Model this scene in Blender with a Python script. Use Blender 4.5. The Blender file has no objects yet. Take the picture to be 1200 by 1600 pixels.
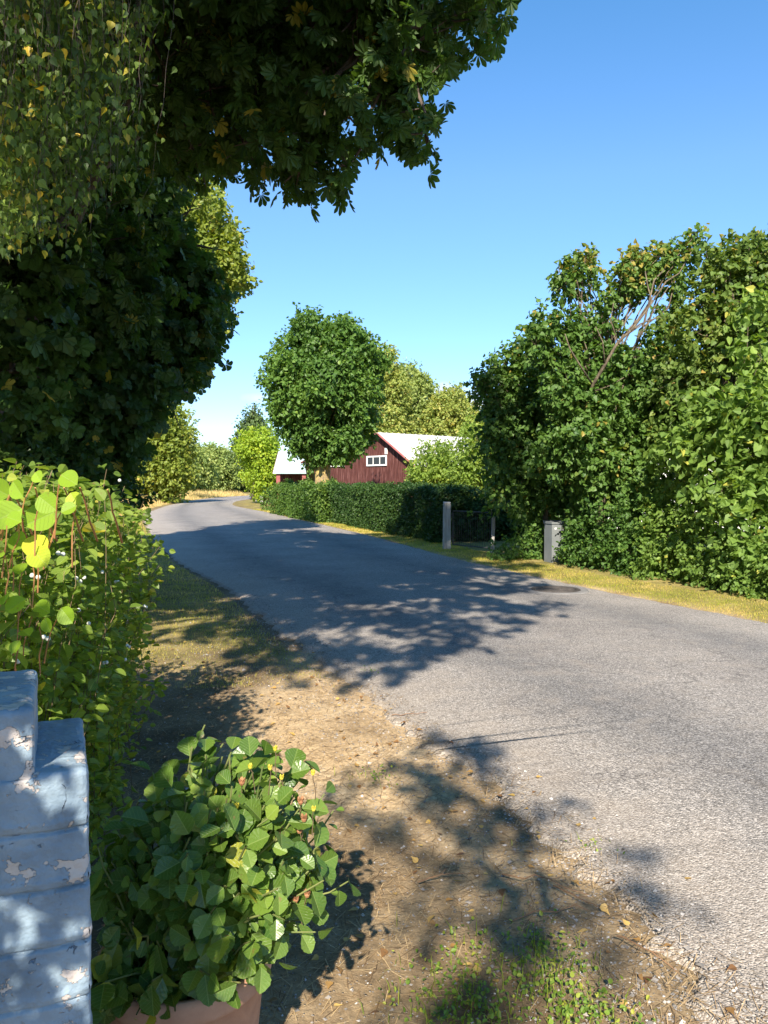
import bpy, math, random
import numpy as np
from mathutils import Vector
rng = np.random.default_rng(7)
random.seed(7)
R = math.radians
scn = bpy.context.scene
# ------------------------------------------------------------------ camera
F, PITCH, EYE = 1200.0, math.atan(43/1200), 1.6
cd = bpy.data.cameras.new('camera'); cam = bpy.data.objects.new('camera', cd)
scn.collection.objects.link(cam); scn.camera = cam
cd.sensor_fit = 'VERTICAL'; cd.sensor_height = 36; cd.sensor_width = 27; cd.lens = 27
cd.clip_start = 0.05; cd.clip_end = 3000
cam.location = (0, 0, EYE); cam.rotation_euler = (math.pi/2-PITCH, 0, 0)
# ------------------------------------------------------------------ sun and sky
AZ, EL = R(5), R(35)                      # direction the shadows fall (from +Y towards +X), sun height
SH = np.array([math.sin(AZ), math.cos(AZ)]); SHL = 1/math.tan(EL)
sd = bpy.data.lights.new('sun', 'SUN'); sun = bpy.data.objects.new('sun', sd); scn.collection.objects.link(sun)
sd.energy = 5.0; sd.angle = R(0.55); sd.color = (1, .90, .76)
sun.rotation_euler = Vector((SH[0]*math.cos(EL), SH[1]*math.cos(EL), -math.sin(EL))).to_track_quat('-Z', 'Y').to_euler()
w = bpy.data.worlds.new("World"); scn.world = w; w.use_nodes = True
nt = w.node_tree; N = nt.nodes; L = nt.links; N.clear()
def ramp0(N, src, stops):
    r = N.new('ShaderNodeValToRGB'); e = r.color_ramp.elements
    while len(e) < len(stops): e.new(.5)
    for i, (p, c) in enumerate(stops): e[i].position = p; e[i].color = (*c, 1)
    L.new(src, r.inputs[0]); return r
sky = N.new('ShaderNodeTexSky'); sky.sky_type = 'NISHITA'; sky.sun_disc = False
sky.sun_elevation = EL; sky.sun_rotation = math.atan2(-SH[0], -SH[1]); sky.altitude = 0
sky.air_density = 1.0; sky.dust_density = 0.1; sky.ozone_density = 2.2
tc = N.new('ShaderNodeTexCoord'); sep = N.new('ShaderNodeSeparateXYZ'); L.new(tc.outputs['Generated'], sep.inputs[0])
mp = N.new('ShaderNodeMapping'); mp.inputs['Scale'].default_value = (9, 9, 34); L.new(tc.outputs['Generated'], mp.inputs[0])
nz = N.new('ShaderNodeTexNoise'); nz.inputs['Scale'].default_value = 1.0; nz.inputs['Detail'].default_value = 6; L.new(mp.outputs[0], nz.inputs[0])
cr = N.new('ShaderNodeValToRGB'); cr.color_ramp.elements[0].position = .57; cr.color_ramp.elements[1].position = .72; L.new(nz.outputs[0], cr.inputs[0])
band = N.new('ShaderNodeValToRGB'); e = band.color_ramp.elements
e[0].position = .05; e[0].color = (0, 0, 0, 1); e[1].position = .09; e[1].color = (1, 1, 1, 1)
x = e.new(.12); x.color = (.8, .8, .8, 1); x = e.new(.15); x.color = (0, 0, 0, 1); L.new(sep.outputs['Z'], band.inputs[0])
mul = N.new('ShaderNodeMath'); mul.operation = 'MULTIPLY'; L.new(cr.outputs[0], mul.inputs[0]); L.new(band.outputs[0], mul.inputs[1])
def cloud(px_, py_, sx, sz, amt):
    a_, b_ = (px_-600)/1200, (800-py_)/1200; k_ = 43/1200; d_ = Vector((a_, 1+b_*k_, b_-k_)).normalized()
    m1 = N.new('ShaderNodeVectorMath'); m1.operation = 'SUBTRACT'; L.new(tc.outputs['Generated'], m1.inputs[0]); m1.inputs[1].default_value = d_
    m2 = N.new('ShaderNodeVectorMath'); m2.operation = 'MULTIPLY'; L.new(m1.outputs[0], m2.inputs[0]); m2.inputs[1].default_value = (1/sx, .3/sx, 1/sz)
    m3 = N.new('ShaderNodeVectorMath'); m3.operation = 'LENGTH'; L.new(m2.outputs[0], m3.inputs[0])
    n_ = N.new('ShaderNodeTexNoise'); n_.inputs['Scale'].default_value = 60; n_.inputs['Detail'].default_value = 6; L.new(tc.outputs['Generated'], n_.inputs[0])
    ma = N.new('ShaderNodeMath'); ma.operation = 'MULTIPLY_ADD'; L.new(n_.outputs[0], ma.inputs[0]); ma.inputs[1].default_value = 1.1; L.new(m3.outputs['Value'], ma.inputs[2])
    r_ = N.new('ShaderNodeValToRGB'); r_.color_ramp.elements[0].position = .45; r_.color_ramp.elements[0].color = (amt, amt, amt, 1); r_.color_ramp.elements[1].position = 1; r_.color_ramp.elements[1].color = (0, 0, 0, 1)
    md = N.new('ShaderNodeMath'); md.operation = 'MULTIPLY'; L.new(ma.outputs[0], md.inputs[0]); md.inputs[1].default_value = .55; L.new(md.outputs[0], r_.inputs[0]); return r_.outputs[0]
tot = None
for c_ in ((692, 612, .03, .010, .8), (742, 632, .022, .016, .9), (405, 622, .02, .006, .4), (725, 640, .04, .008, .5)):
    o_ = cloud(*c_)
    if tot is None: tot = o_
    else:
        q_ = N.new('ShaderNodeMath'); q_.operation = 'MAXIMUM'; L.new(tot, q_.inputs[0]); L.new(o_, q_.inputs[1]); tot = q_.outputs[0]
mul = N.new('ShaderNodeMath'); mul.operation = 'MULTIPLY'; mul.inputs[1].default_value = 1; L.new(tot, mul.inputs[0])
mx = N.new('ShaderNodeMixRGB'); L.new(mul.outputs[0], mx.inputs[0]); mx.inputs[2].default_value = (4.6, 4.8, 5.4, 1)
sm = N.new('ShaderNodeMixRGB'); sm.blend_type = 'MULTIPLY'; sm.inputs[0].default_value = 1; hz = ramp0(N, sep.outputs['Z'], [(0, (.62, .68, .84)), (.1, (.66, .73, .88)), (.2, (.74, .8, .93)), (.36, (.84, .9, .97)), (.6, (.7, .92, 1.0))]); L.new(hz.outputs[0], sm.inputs[2])
hs = N.new('ShaderNodeHueSaturation'); hs.inputs['Saturation'].default_value = 1.12; L.new(sky.outputs[0], sm.inputs[1]); L.new(sm.outputs[0], hs.inputs['Color']); L.new(hs.outputs[0], mx.inputs[1])
bg = N.new('ShaderNodeBackground'); bg.inputs[1].default_value = 0.105; L.new(mx.outputs[0], bg.inputs[0])
wo = N.new('ShaderNodeOutputWorld'); L.new(bg.outputs[0], wo.inputs[0])
scn.view_settings.view_transform = 'Standard'; scn.view_settings.look = 'None'
scn.view_settings.exposure = 1.28; scn.view_settings.gamma = 1.0
scn.cycles.max_bounces = 8; scn.cycles.transmission_bounces = 4; scn.cycles.diffuse_bounces = 3
scn.cycles.use_denoising = True

# ------------------------------------------------------------------ helpers
cp, sp = math.cos(PITCH), math.sin(PITCH)
def ray(px, py):
    a, b = (px-600)/F, (800-py)/F
    return np.array([a, cp + b*sp, b*cp - sp])
def gnd(px, py):
    r = ray(px, py); t = -EYE/r[2]
    return np.array([r[0]*t, r[1]*t])
def at(px, py, Y):
    r = ray(px, py); t = Y/r[1]
    return np.array([r[0]*t, Y, EYE + r[2]*t])
def project(P):
    x, y, z = P[:, 0], P[:, 1], P[:, 2]-EYE
    d = y*cp - z*sp; u = y*sp + z*cp
    dd = np.where(d > .05, d, 1e9)
    return 600 + F*x/dd, 800 - F*u/dd, d
def inpoly(x, y, poly):
    poly = np.asarray(poly, float); c = np.zeros(len(x), bool); n = len(poly)
    for i in range(n):
        x0, y0 = poly[i]; x1, y1 = poly[(i+1) % n]
        if y0 == y1: continue
        c ^= ((y0 > y) != (y1 > y)) & (x < (x1-x0)*(y-y0)/(y1-y0)+x0)
    return c
def nrm(v):
    v = np.asarray(v, float)
    return v/np.maximum(np.linalg.norm(v, axis=-1, keepdims=True), 1e-9)
def sn(P, f=1.0, s=0.0):
    P = np.asarray(P)*f
    return (np.sin(P[..., 0]*1.7+P[..., 1]*1.1+s)+np.sin(P[..., 1]*2.3-P[..., 2]*1.3+s*2.1)+np.sin(P[..., 2]*1.9+P[..., 0]*2.7+s*.7))/3
def sn2(x, y, f=1.0, s=0.0):
    return (np.sin(x*1.7*f+y*1.1*f+s)+np.sin(y*2.3*f-x*1.3*f+s*2.1)+np.sin(x*3.9*f+y*2.7*f+s*.7)+np.sin(-x*2.9*f+y*4.7*f+s*1.7))/4
COL = scn.collection
def tag(o, label=None, cat=None, group=None, kind=None):
    if label: o['label'] = label
    if cat: o['category'] = cat
    if group: o['group'] = group
    if kind: o['kind'] = kind
    return o
def empty(name, loc, label, cat, group=None, rz=0):
    o = bpy.data.objects.new(name, None); COL.objects.link(o); o.location = loc; o.rotation_euler = (0, 0, rz)
    o.empty_display_size = .2
    return tag(o, label, cat, group)
def mobj(name, V, batches, mat, parent=None, attrs=None, smooth=False, world=False):
    """V (n,3); batches: list of (m,k) index arrays. world=True: V given in world coordinates although it has a parent"""
    V = np.asarray(V, np.float32).reshape(-1, 3)
    if parent is not None and world:
        c, s = math.cos(-parent.rotation_euler.z), math.sin(-parent.rotation_euler.z)
        W = V - np.array(parent.location, np.float32)
        V = np.stack([W[:, 0]*c-W[:, 1]*s, W[:, 0]*s+W[:, 1]*c, W[:, 2]], 1).astype(np.float32)
    me = bpy.data.meshes.new(name)
    batches = [np.asarray(b, np.int32) for b in batches if len(b)]
    nf = sum(len(b) for b in batches); nl = sum(b.size for b in batches)
    me.vertices.add(len(V)); me.vertices.foreach_set('co', V.ravel())
    me.loops.add(nl); me.loops.foreach_set('vertex_index', np.concatenate([b.ravel() for b in batches]))
    me.polygons.add(nf)
    tot = np.concatenate([np.full(len(b), b.shape[1], np.int32) for b in batches])
    st = np.concatenate([[0], np.cumsum(tot)[:-1]]).astype(np.int32)
    me.polygons.foreach_set('loop_start', st)
    try: me.polygons.foreach_set('loop_total', tot)
    except Exception: pass
    me.update(calc_edges=True)
    me.polygons.foreach_set('use_smooth', np.full(nf, smooth))
    for k, a in (attrs or {}).items():
        at_ = me.attributes.new(k, 'FLOAT', 'POINT'); at_.data.foreach_set('value', np.asarray(a, np.float32).ravel())
    if mat: me.materials.append(mat)
    o = bpy.data.objects.new(name, me); COL.objects.link(o)
    if parent is not None: o.parent = parent
    return o
class MB:
    """collects boxes / tubes / lathes of one mesh"""
    def __init__(s): s.V = []; s.B = {}; s.n = 0
    def add(s, V, Fs):
        V = np.asarray(V, float); s.V.append(V)
        for f in Fs: s.B.setdefault(len(f), []).append([i+s.n for i in f])
        s.n += len(V)
    def box(s, a, b, rot=None, c=(0, 0, 0)):
        a, b = np.minimum(a, b), np.maximum(a, b)
        V = np.array([[x, y, z] for x in (a[0], b[0]) for y in (a[1], b[1]) for z in (a[2], b[2])], float)
        if rot is not None:
            cs, sn_ = math.cos(rot), math.sin(rot); c = np.array(c)
            W = V-c; V = np.stack([W[:, 0]*cs-W[:, 1]*sn_, W[:, 0]*sn_+W[:, 1]*cs, W[:, 2]], 1)+c
        s.add(V, [(0, 1, 3, 2), (4, 6, 7, 5), (0, 4, 5, 1), (2, 3, 7, 6), (0, 2, 6, 4), (1, 5, 7, 3)])
    def tube(s, pts, rad, k=6, cap=True):
        P = np.asarray(pts, float); n = len(P); rad = np.broadcast_to(rad, (n,))
        T = nrm(np.gradient(P, axis=0)); up = np.array([0, 0, 1.]) if abs(T[0, 2]) < .9 else np.array([1., 0, 0])
        V = []
        for i in range(n):
            b = nrm(np.cross(T[i], up)); up = np.cross(b, T[i]); a = np.arange(k)*2*math.pi/k
            V.append(P[i]+rad[i]*(np.cos(a)[:, None]*b+np.sin(a)[:, None]*up))
        Fs = [(i*k+j, i*k+(j+1) % k, (i+1)*k+(j+1) % k, (i+1)*k+j) for i in range(n-1) for j in range(k)]
        V = np.concatenate(V)
        if cap and k <= 16: Fs += [tuple(range(k))[::-1], tuple((n-1)*k+j for j in range(k))]
        s.add(V, Fs)
    def lathe(s, prof, c=(0, 0, 0), k=32):
        V = []; c = np.array(c, float)
        for r, z in prof:
            a = np.arange(k)*2*math.pi/k; V.append(np.stack([r*np.cos(a), r*np.sin(a), np.full(k, z)], 1)+c)
        Fs = [(i*k+j, i*k+(j+1) % k, (i+1)*k+(j+1) % k, (i+1)*k+j) for i in range(len(prof)-1) for j in range(k)]
        s.add(np.concatenate(V), Fs)
    def build(s, name, mat, parent=None, smooth=False, world=False):
        return mobj(name, np.concatenate(s.V), [np.array(b) for b in s.B.values()], mat, parent, smooth=smooth, world=world)

# ------------------------------------------------------------------ materials
def newmat(name):
    m = bpy.data.materials.new(name); m.use_nodes = True; nt = m.node_tree; nt.nodes.clear()
    return m, nt.nodes, nt.links
def ramp(N, stops, inter='LINEAR'):
    r = N.new('ShaderNodeValToRGB'); r.color_ramp.interpolation = inter
    e = r.color_ramp.elements
    while len(e) < len(stops): e.new(.5)
    for i, (p, c) in enumerate(stops):
        e[i].position = p; e[i].color = (*c, 1) if len(c) == 3 else c
    return r
def leafmat(name, stops, trans=.35, tcol=None, rough=.5, spec=.3, vein=0):
    m, N, L = newmat(name)
    a = N.new('ShaderNodeAttribute'); a.attribute_name = 'v'
    r = ramp(N, [(q, (min(1, c[0]*1.35), min(1, c[1]*1.25), c[2]*1.15)) for q, c in stops] if name not in ('stone', 'straw', 'deadleaf') else stops); L.new(a.outputs['Fac'], r.inputs[0])
    p = N.new('ShaderNodeBsdfPrincipled'); p.inputs['Roughness'].default_value = rough; p.inputs['Specular IOR Level'].default_value = spec
    if vein:
        def math_(op, a_, b_=None):
            q = N.new('ShaderNodeMath'); q.operation = op
            for i, z_ in enumerate((a_, b_)):
                if z_ is None: continue
                if isinstance(z_, (int, float)): q.inputs[i].default_value = z_
                else: L.new(z_, q.inputs[i])
            return q.outputs[0]
        ax = N.new('ShaderNodeAttribute'); ax.attribute_name = 'lx'; ay = N.new('ShaderNodeAttribute'); ay.attribute_name = 'ly'
        ab = math_('ABSOLUTE', ax.outputs['Fac']); ph = math_('SINE', math_('SUBTRACT', math_('MULTIPLY', ay.outputs['Fac'], 44), math_('MULTIPLY', ab, 34)))
        sv_ = math_('POWER', math_('MAXIMUM', ph, 0), 14); mr = math_('LESS_THAN', ab, .018)
        vv = math_('MAXIMUM', math_('MULTIPLY', sv_, .7), mr)
        tcn = N.new('ShaderNodeTexCoord'); nn_ = N.new('ShaderNodeTexNoise'); nn_.inputs['Scale'].default_value = 55; nn_.inputs['Detail'].default_value = 4; L.new(tcn.outputs['Object'], nn_.inputs[0])
        br = ramp(N, [(.66, (0, 0, 0)), (.72, (1, 1, 1))]); L.new(nn_.outputs[0], br.inputs[0])
        x1 = N.new('ShaderNodeMixRGB'); L.new(math_('MULTIPLY', vv, vein), x1.inputs[0]); L.new(r.outputs[0], x1.inputs[1]); x1.inputs[2].default_value = (.3, .38, .12, 1)
        x2 = N.new('ShaderNodeMixRGB'); L.new(math_('MULTIPLY', br.outputs[0], .7), x2.inputs[0]); L.new(x1.outputs[0], x2.inputs[1]); x2.inputs[2].default_value = (.2, .13, .05, 1)
        bm = N.new('ShaderNodeBump'); bm.inputs['Strength'].default_value = .5; bm.inputs['Distance'].default_value = .002; bm.invert = True; L.new(vv, bm.inputs['Height']); L.new(bm.outputs[0], p.inputs['Normal'])
        r = x2
    L.new(r.outputs[0], p.inputs['Base Color'])
    t = N.new('ShaderNodeBsdfTranslucent')
    mixc = N.new('ShaderNodeMixRGB'); mixc.blend_type = 'MULTIPLY'; mixc.inputs[0].default_value = 1
    mixc.inputs[2].default_value = (*(tcol or (2.3, 2.2, .9)), 1); L.new(r.outputs[0], mixc.inputs[1]); L.new(mixc.outputs[0], t.inputs[0])
    ms = N.new('ShaderNodeMixShader'); ms.inputs[0].default_value = trans
    L.new(p.outputs[0], ms.inputs[1]); L.new(t.outputs[0], ms.inputs[2])
    o = N.new('ShaderNodeOutputMaterial'); L.new(ms.outputs[0], o.inputs[0])
    return m
def noisemat(name, stops, scale=5, detail=6, rough=.85, bump=.3, bscale=None, stretch=(1, 1, 1), spec=.3, dist=.02, metallic=0, rot=None):
    m, N, L = newmat(name)
    t = N.new('ShaderNodeTexCoord'); mp = N.new('ShaderNodeMapping'); mp.inputs['Scale'].default_value = stretch; L.new(t.outputs['Object'], mp.inputs[0])
    n = N.new('ShaderNodeTexNoise'); n.inputs['Scale'].default_value = scale; n.inputs['Detail'].default_value = detail; n.inputs['Roughness'].default_value = .65; L.new(mp.outputs[0], n.inputs[0])
    r = ramp(N, stops); L.new(n.outputs[0], r.inputs[0])
    p = N.new('ShaderNodeBsdfPrincipled'); p.inputs['Roughness'].default_value = rough; p.inputs['Specular IOR Level'].default_value = spec; p.inputs['Metallic'].default_value = metallic
    L.new(r.outputs[0], p.inputs['Base Color'])
    if bump:
        n2 = N.new('ShaderNodeTexNoise'); n2.inputs['Scale'].default_value = bscale or scale*3; n2.inputs['Detail'].default_value = 5; L.new(mp.outputs[0], n2.inputs[0])
        b = N.new('ShaderNodeBump'); b.inputs['Strength'].default_value = bump; b.inputs['Distance'].default_value = dist; L.new(n2.outputs[0], b.inputs['Height']); L.new(b.outputs[0], p.inputs['Normal'])
    o = N.new('ShaderNodeOutputMaterial'); L.new(p.outputs[0], o.inputs[0])
    return m
M = {}
M['bark'] = noisemat('bark', [(.3, (.05, .04, .03)), (.6, (.13, .105, .08)), (.8, (.2, .17, .13))], 6, stretch=(4, 4, .8), bump=.8, dist=.03)
M['bark_lichen'] = noisemat('bark_lichen', [(.35, (.13, .1, .075)), (.5, (.3, .22, .1)), (.62, (.45, .33, .09))], 3, bump=.8, dist=.03, stretch=(3, 3, 1))
M['bark_lilac'] = noisemat('bark_lilac', [(.3, (.05, .04, .03)), (.5, (.11, .085, .06)), (.62, (.18, .15, .1)), (.7, (.28, .22, .08))], 7, bump=.5, dist=.01, stretch=(3, 3, 1))
M['twig'] = noisemat('twig', [(.3, (.14, .08, .045)), (.7, (.3, .17, .09))], 9, bump=0)
M['chestnut_leaf'] = leafmat('chestnut_leaf', [(0, (.022, .052, .012)), (.6, (.045, .095, .02)), (.93, (.06, .11, .02)), (1, (.2, .19, .03))], .35)
M['maple_leaf'] = leafmat('maple_leaf', [(0, (.02, .05, .015)), (.7, (.04, .09, .02)), (.97, (.08, .14, .03)), (1, (.3, .25, .04))], .3)
M['birch_leaf'] = leafmat('birch_leaf', [(0, (.025, .055, .014)), (.6, (.06, .105, .022)), (.9, (.12, .18, .035)), (1, (.4, .3, .04))], .4)
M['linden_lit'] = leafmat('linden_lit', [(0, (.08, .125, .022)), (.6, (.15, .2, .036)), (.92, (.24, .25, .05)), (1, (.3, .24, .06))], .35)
M['ash_leaf'] = leafmat('ash_leaf', [(0, (.03, .075, .014)), (.6, (.065, .135, .025)), (1, (.12, .2, .035))], .3)
M['far_hazy_leaf'] = leafmat('far_hazy_leaf', [(0, (.09, .15, .045)), (.6, (.17, .23, .07)), (1, (.27, .31, .11))], .3)  # far foliage paled: distance haze put into the leaf colour
M['birch_hazy'] = leafmat('birch_hazy', [(0, (.1, .16, .04)), (.6, (.19, .235, .06)), (1, (.34, .31, .1))], .3)  # far birch leaves, also paled in colour for the haze
M['yellow_leaf'] = leafmat('yellow_leaf', [(0, (.1, .18, .02)), (.6, (.18, .27, .025)), (1, (.28, .33, .04))], .35)
M['needle'] = leafmat('needle', [(0, (.03, .06, .02)), (1, (.08, .13, .04))], .1)
M['lilac_leaf'] = leafmat('lilac_leaf', [(0, (.028, .075, .018)), (.6, (.068, .135, .027)), (.8, (.065, .13, .03)), (.93, (.11, .16, .03)), (1, (.2, .18, .04))], .28)
M['lilac_top'] = leafmat('lilac_top', [(0, (.04, .085, .022)), (.6, (.085, .14, .03)), (.85, (.13, .17, .035)), (1, (.24, .19, .05))], .3)
M['sapling_leaf'] = leafmat('sapling_leaf', [(0, (.05, .1, .02)), (.6, (.1, .175, .035)), (.95, (.16, .25, .05)), (1, (.28, .3, .06))], .33, rough=.55)
M['shrub_leaf'] = leafmat('shrub_leaf', [(0, (.025, .065, .016)), (.6, (.055, .12, .025)), (1, (.11, .19, .035))], .33)
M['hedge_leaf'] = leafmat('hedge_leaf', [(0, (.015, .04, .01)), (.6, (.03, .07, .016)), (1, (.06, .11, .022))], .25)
M['hedge_pale'] = leafmat('hedge_pale', [(0, (.03, .07, .014)), (.6, (.06, .12, .022)), (1, (.12, .18, .03))], .3)  # lighter green of the far hedge section and the ivy shrub
M['garden_shrub'] = leafmat('garden_shrub', [(0, (.08, .14, .03)), (.6, (.14, .22, .04)), (1, (.25, .3, .06))], .35)
M['snow_leaf'] = leafmat('snow_leaf', [(0, (.06, .12, .02)), (.6, (.13, .2, .033)), (.93, (.2, .28, .05)), (1, (.34, .32, .05))], .42, rough=.42, vein=.45)
M['lime_leaf'] = leafmat('lime_leaf', [(0, (.15, .26, .02)), (.7, (.2, .33, .03)), (1, (.5, .45, .04))], .45, vein=.35)
M['pot_leaf'] = leafmat('pot_leaf', [(0, (.035, .085, .014)), (.6, (.085, .155, .026)), (.93, (.15, .23, .04)), (1, (.25, .28, .04))], .3, rough=.34, spec=.5, vein=.4)
M['twig_dark'] = noisemat('twig_dark', [(.3, (.1, .07, .04)), (.7, (.2, .14, .08))], 9, bump=0)
M['berry'] = noisemat('berry', [(.3, (.55, .55, .48)), (.7, (.68, .68, .62))], 8, bump=0, rough=.5)
M['bud'] = noisemat('bud', [(.4, (.4, .36, .03)), (.6, (.55, .46, .06))], 30, bump=0)
M['wilted'] = noisemat('wilted', [(.4, (.2, .09, .04)), (.6, (.36, .18, .09))], 30, bump=0)
M['grass'] = leafmat('grass', [(0, (.1, .15, .02)), (.4, (.2, .24, .03)), (.75, (.33, .29, .08)), (1, (.46, .36, .15))], .3, rough=.6)
M['drygrass'] = leafmat('drygrass', [(0, (.14, .17, .05)), (.4, (.33, .27, .12)), (1, (.5, .4, .2))], .25, rough=.7)
M['straw'] = leafmat('straw', [(0, (.1, .06, .03)), (.5, (.3, .2, .1)), (1, (.5, .37, .2))], .05, rough=.8)
M['weed'] = leafmat('weed', [(0, (.06, .12, .02)), (.6, (.12, .2, .03)), (1, (.25, .28, .05))], .3)
M['deadleaf'] = leafmat('deadleaf', [(0, (.14, .07, .03)), (.5, (.33, .19, .06)), (1, (.55, .38, .12))], .15)
M['stone'] = leafmat('stone', [(0, (.12, .11, .1)), (.6, (.27, .25, .23)), (1, (.55, .52, .49))], .0, rough=.8)

# dirt and grass ground: attribute g = grassiness, dry = dry dirt with sun and shade painted in, near-stone detail by noise
m, N, L = newmat('ground_soil')
t = N.new('ShaderNodeTexCoord'); g = N.new('ShaderNodeAttribute'); g.attribute_name = 'g'; dry = N.new('ShaderNodeAttribute'); dry.attribute_name = 'dry'
n1 = N.new('ShaderNodeTexNoise'); n1.inputs['Scale'].default_value = 1.7; n1.inputs['Detail'].default_value = 9; n1.inputs['Roughness'].default_value = .7; L.new(t.outputs['Object'], n1.inputs[0])
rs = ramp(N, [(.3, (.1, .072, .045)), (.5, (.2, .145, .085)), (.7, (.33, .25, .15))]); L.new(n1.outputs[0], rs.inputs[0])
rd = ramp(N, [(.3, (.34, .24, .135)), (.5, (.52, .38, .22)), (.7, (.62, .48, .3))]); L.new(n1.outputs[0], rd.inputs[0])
rg = ramp(N, [(.3, (.12, .115, .035)), (.5, (.25, .21, .07)), (.68, (.38, .3, .12))]); L.new(n1.outputs[0], rg.inputs[0])
v = N.new('ShaderNodeTexVoronoi'); v.inputs['Scale'].default_value = 70; L.new(t.outputs['Object'], v.inputs[0])
vm = ramp(N, [(.12, (1, 1, 1)), (.3, (0, 0, 0))]); L.new(v.outputs['Distance'], vm.inputs[0])
vc = ramp(N, [(.74, (0, 0, 0)), (.8, (1, 1, 1))]); sv = N.new('ShaderNodeSeparateColor'); L.new(v.outputs['Color'], sv.inputs[0]); L.new(sv.outputs[0], vc.inputs[0])
mm = N.new('ShaderNodeMath'); mm.operation = 'MULTIPLY'; L.new(vm.outputs[0], mm.inputs[0]); L.new(vc.outputs[0], mm.inputs[1])
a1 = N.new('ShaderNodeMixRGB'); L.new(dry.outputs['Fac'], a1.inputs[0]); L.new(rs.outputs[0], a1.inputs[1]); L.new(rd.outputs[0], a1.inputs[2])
a2 = N.new('ShaderNodeMixRGB'); L.new(g.outputs['Fac'], a2.inputs[0]); L.new(a1.outputs[0], a2.inputs[1]); L.new(rg.outputs[0], a2.inputs[2])
a3 = N.new('ShaderNodeMixRGB'); a3.inputs[2].default_value = (.42, .4, .38, 1); L.new(mm.outputs[0], a3.inputs[0]); L.new(a2.outputs[0], a3.inputs[1])
n2 = N.new('ShaderNodeTexNoise'); n2.inputs['Scale'].default_value = 45; n2.inputs['Detail'].default_value = 8; n2.inputs['Roughness'].default_value = .75; L.new(t.outputs['Object'], n2.inputs[0])
mg = N.new('ShaderNodeMixRGB'); mg.blend_type = 'MULTIPLY'; mg.inputs[0].default_value = .8; r5 = ramp(N, [(.3, (.45, .45, .45)), (.65, (1.25, 1.25, 1.25))]); L.new(n2.outputs[0], r5.inputs[0]); L.new(a3.outputs[0], mg.inputs[1]); L.new(r5.outputs[0], mg.inputs[2])
ad = N.new('ShaderNodeMath'); ad.operation = 'ADD'; L.new(n2.outputs[0], ad.inputs[0]); L.new(mm.outputs[0], ad.inputs[1])
b = N.new('ShaderNodeBump'); b.inputs['Strength'].default_value = .9; b.inputs['Distance'].default_value = .012; L.new(ad.outputs[0], b.inputs['Height'])
p = N.new('ShaderNodeBsdfPrincipled'); p.inputs['Roughness'].default_value = .95; p.inputs['Specular IOR Level'].default_value = .1; L.new(mg.outputs[0], p.inputs['Base Color']); L.new(b.outputs[0], p.inputs['Normal'])
o = N.new('ShaderNodeOutputMaterial'); L.new(p.outputs[0], o.inputs[0]); M['ground'] = m

# asphalt: attribute u across the road (0 left edge, 1 right edge), e = gravelly edge
m, N, L = newmat('worn_asphalt')
t = N.new('ShaderNodeTexCoord'); u = N.new('ShaderNodeAttribute'); u.attribute_name = 'u'; ed = N.new('ShaderNodeAttribute'); ed.attribute_name = 'e'
v = N.new('ShaderNodeTexVoronoi'); v.inputs['Scale'].default_value = 120; L.new(t.outputs['Object'], v.inputs[0])
sv = N.new('ShaderNodeSeparateColor'); L.new(v.outputs['Color'], sv.inputs[0])
ag = ramp(N, [(0, (.1, .092, .084)), (.35, (.19, .175, .16)), (.75, (.29, .268, .243)), (1, (.45, .415, .38))]); L.new(sv.outputs[0], ag.inputs[0])
n1 = N.new('ShaderNodeTexNoise'); n1.inputs['Scale'].default_value = .9; n1.inputs['Detail'].default_value = 7; L.new(t.outputs['Object'], n1.inputs[0])
lane = ramp(N, [(0, (1.3, 1.27, 1.23)), (.12, (1.22, 1.2, 1.17)), (.26, (.74, .76, .79)), (.4, (1.06, 1.06, 1.06)), (.58, (1.08, 1.07, 1.06)), (.74, (.78, .8, .83)), (.88, (1.15, 1.14, 1.12)), (1, (1.22, 1.2, 1.17))]); L.new(u.outputs['Fac'], lane.inputs[0])
pr = ramp(N, [(.3, (.82, .82, .83)), (.55, (1, 1, 1)), (.75, (1.14, 1.13, 1.12))]); L.new(n1.outputs[0], pr.inputs[0])
x1 = N.new('ShaderNodeMixRGB'); x1.blend_type = 'MULTIPLY'; x1.inputs[0].default_value = 1; L.new(ag.outputs[0], x1.inputs[1]); L.new(lane.outputs[0], x1.inputs[2])
x2 = N.new('ShaderNodeMixRGB'); x2.blend_type = 'MULTIPLY'; x2.inputs[0].default_value = 1; L.new(x1.outputs[0], x2.inputs[1]); L.new(pr.outputs[0], x2.inputs[2])
gr = ramp(N, [(0, (.2, .165, .13)), (.5, (.33, .28, .23)), (1, (.46, .41, .35))]); L.new(sv.outputs[1], gr.inputs[0])
vk = N.new('ShaderNodeTexVoronoi'); vk.feature = 'DISTANCE_TO_EDGE'; vk.inputs['Scale'].default_value = .42; nk = N.new('ShaderNodeTexNoise'); nk.inputs['Scale'].default_value = 2.5; nk.inputs['Detail'].default_value = 6; L.new(t.outputs['Object'], nk.inputs[0])
wk = N.new('ShaderNodeMixRGB'); wk.blend_type = 'LINEAR_LIGHT'; wk.inputs[0].default_value = .35; L.new(t.outputs['Object'], wk.inputs[1]); L.new(nk.outputs['Color'], wk.inputs[2]); L.new(wk.outputs[0], vk.inputs['Vector'])
kr = ramp(N, [(.002, (.35, .35, .36)), (.006, (1, 1, 1))]); L.new(vk.outputs[0], kr.inputs[0])
xk = N.new('ShaderNodeMixRGB'); xk.blend_type = 'MULTIPLY'; xk.inputs[0].default_value = .5; L.new(x2.outputs[0], xk.inputs[1]); L.new(kr.outputs[0], xk.inputs[2]); x2 = xk
np_ = N.new('ShaderNodeTexNoise'); np_.inputs['Scale'].default_value = 5; np_.inputs['Detail'].default_value = 8; L.new(t.outputs['Object'], np_.inputs[0])
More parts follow.
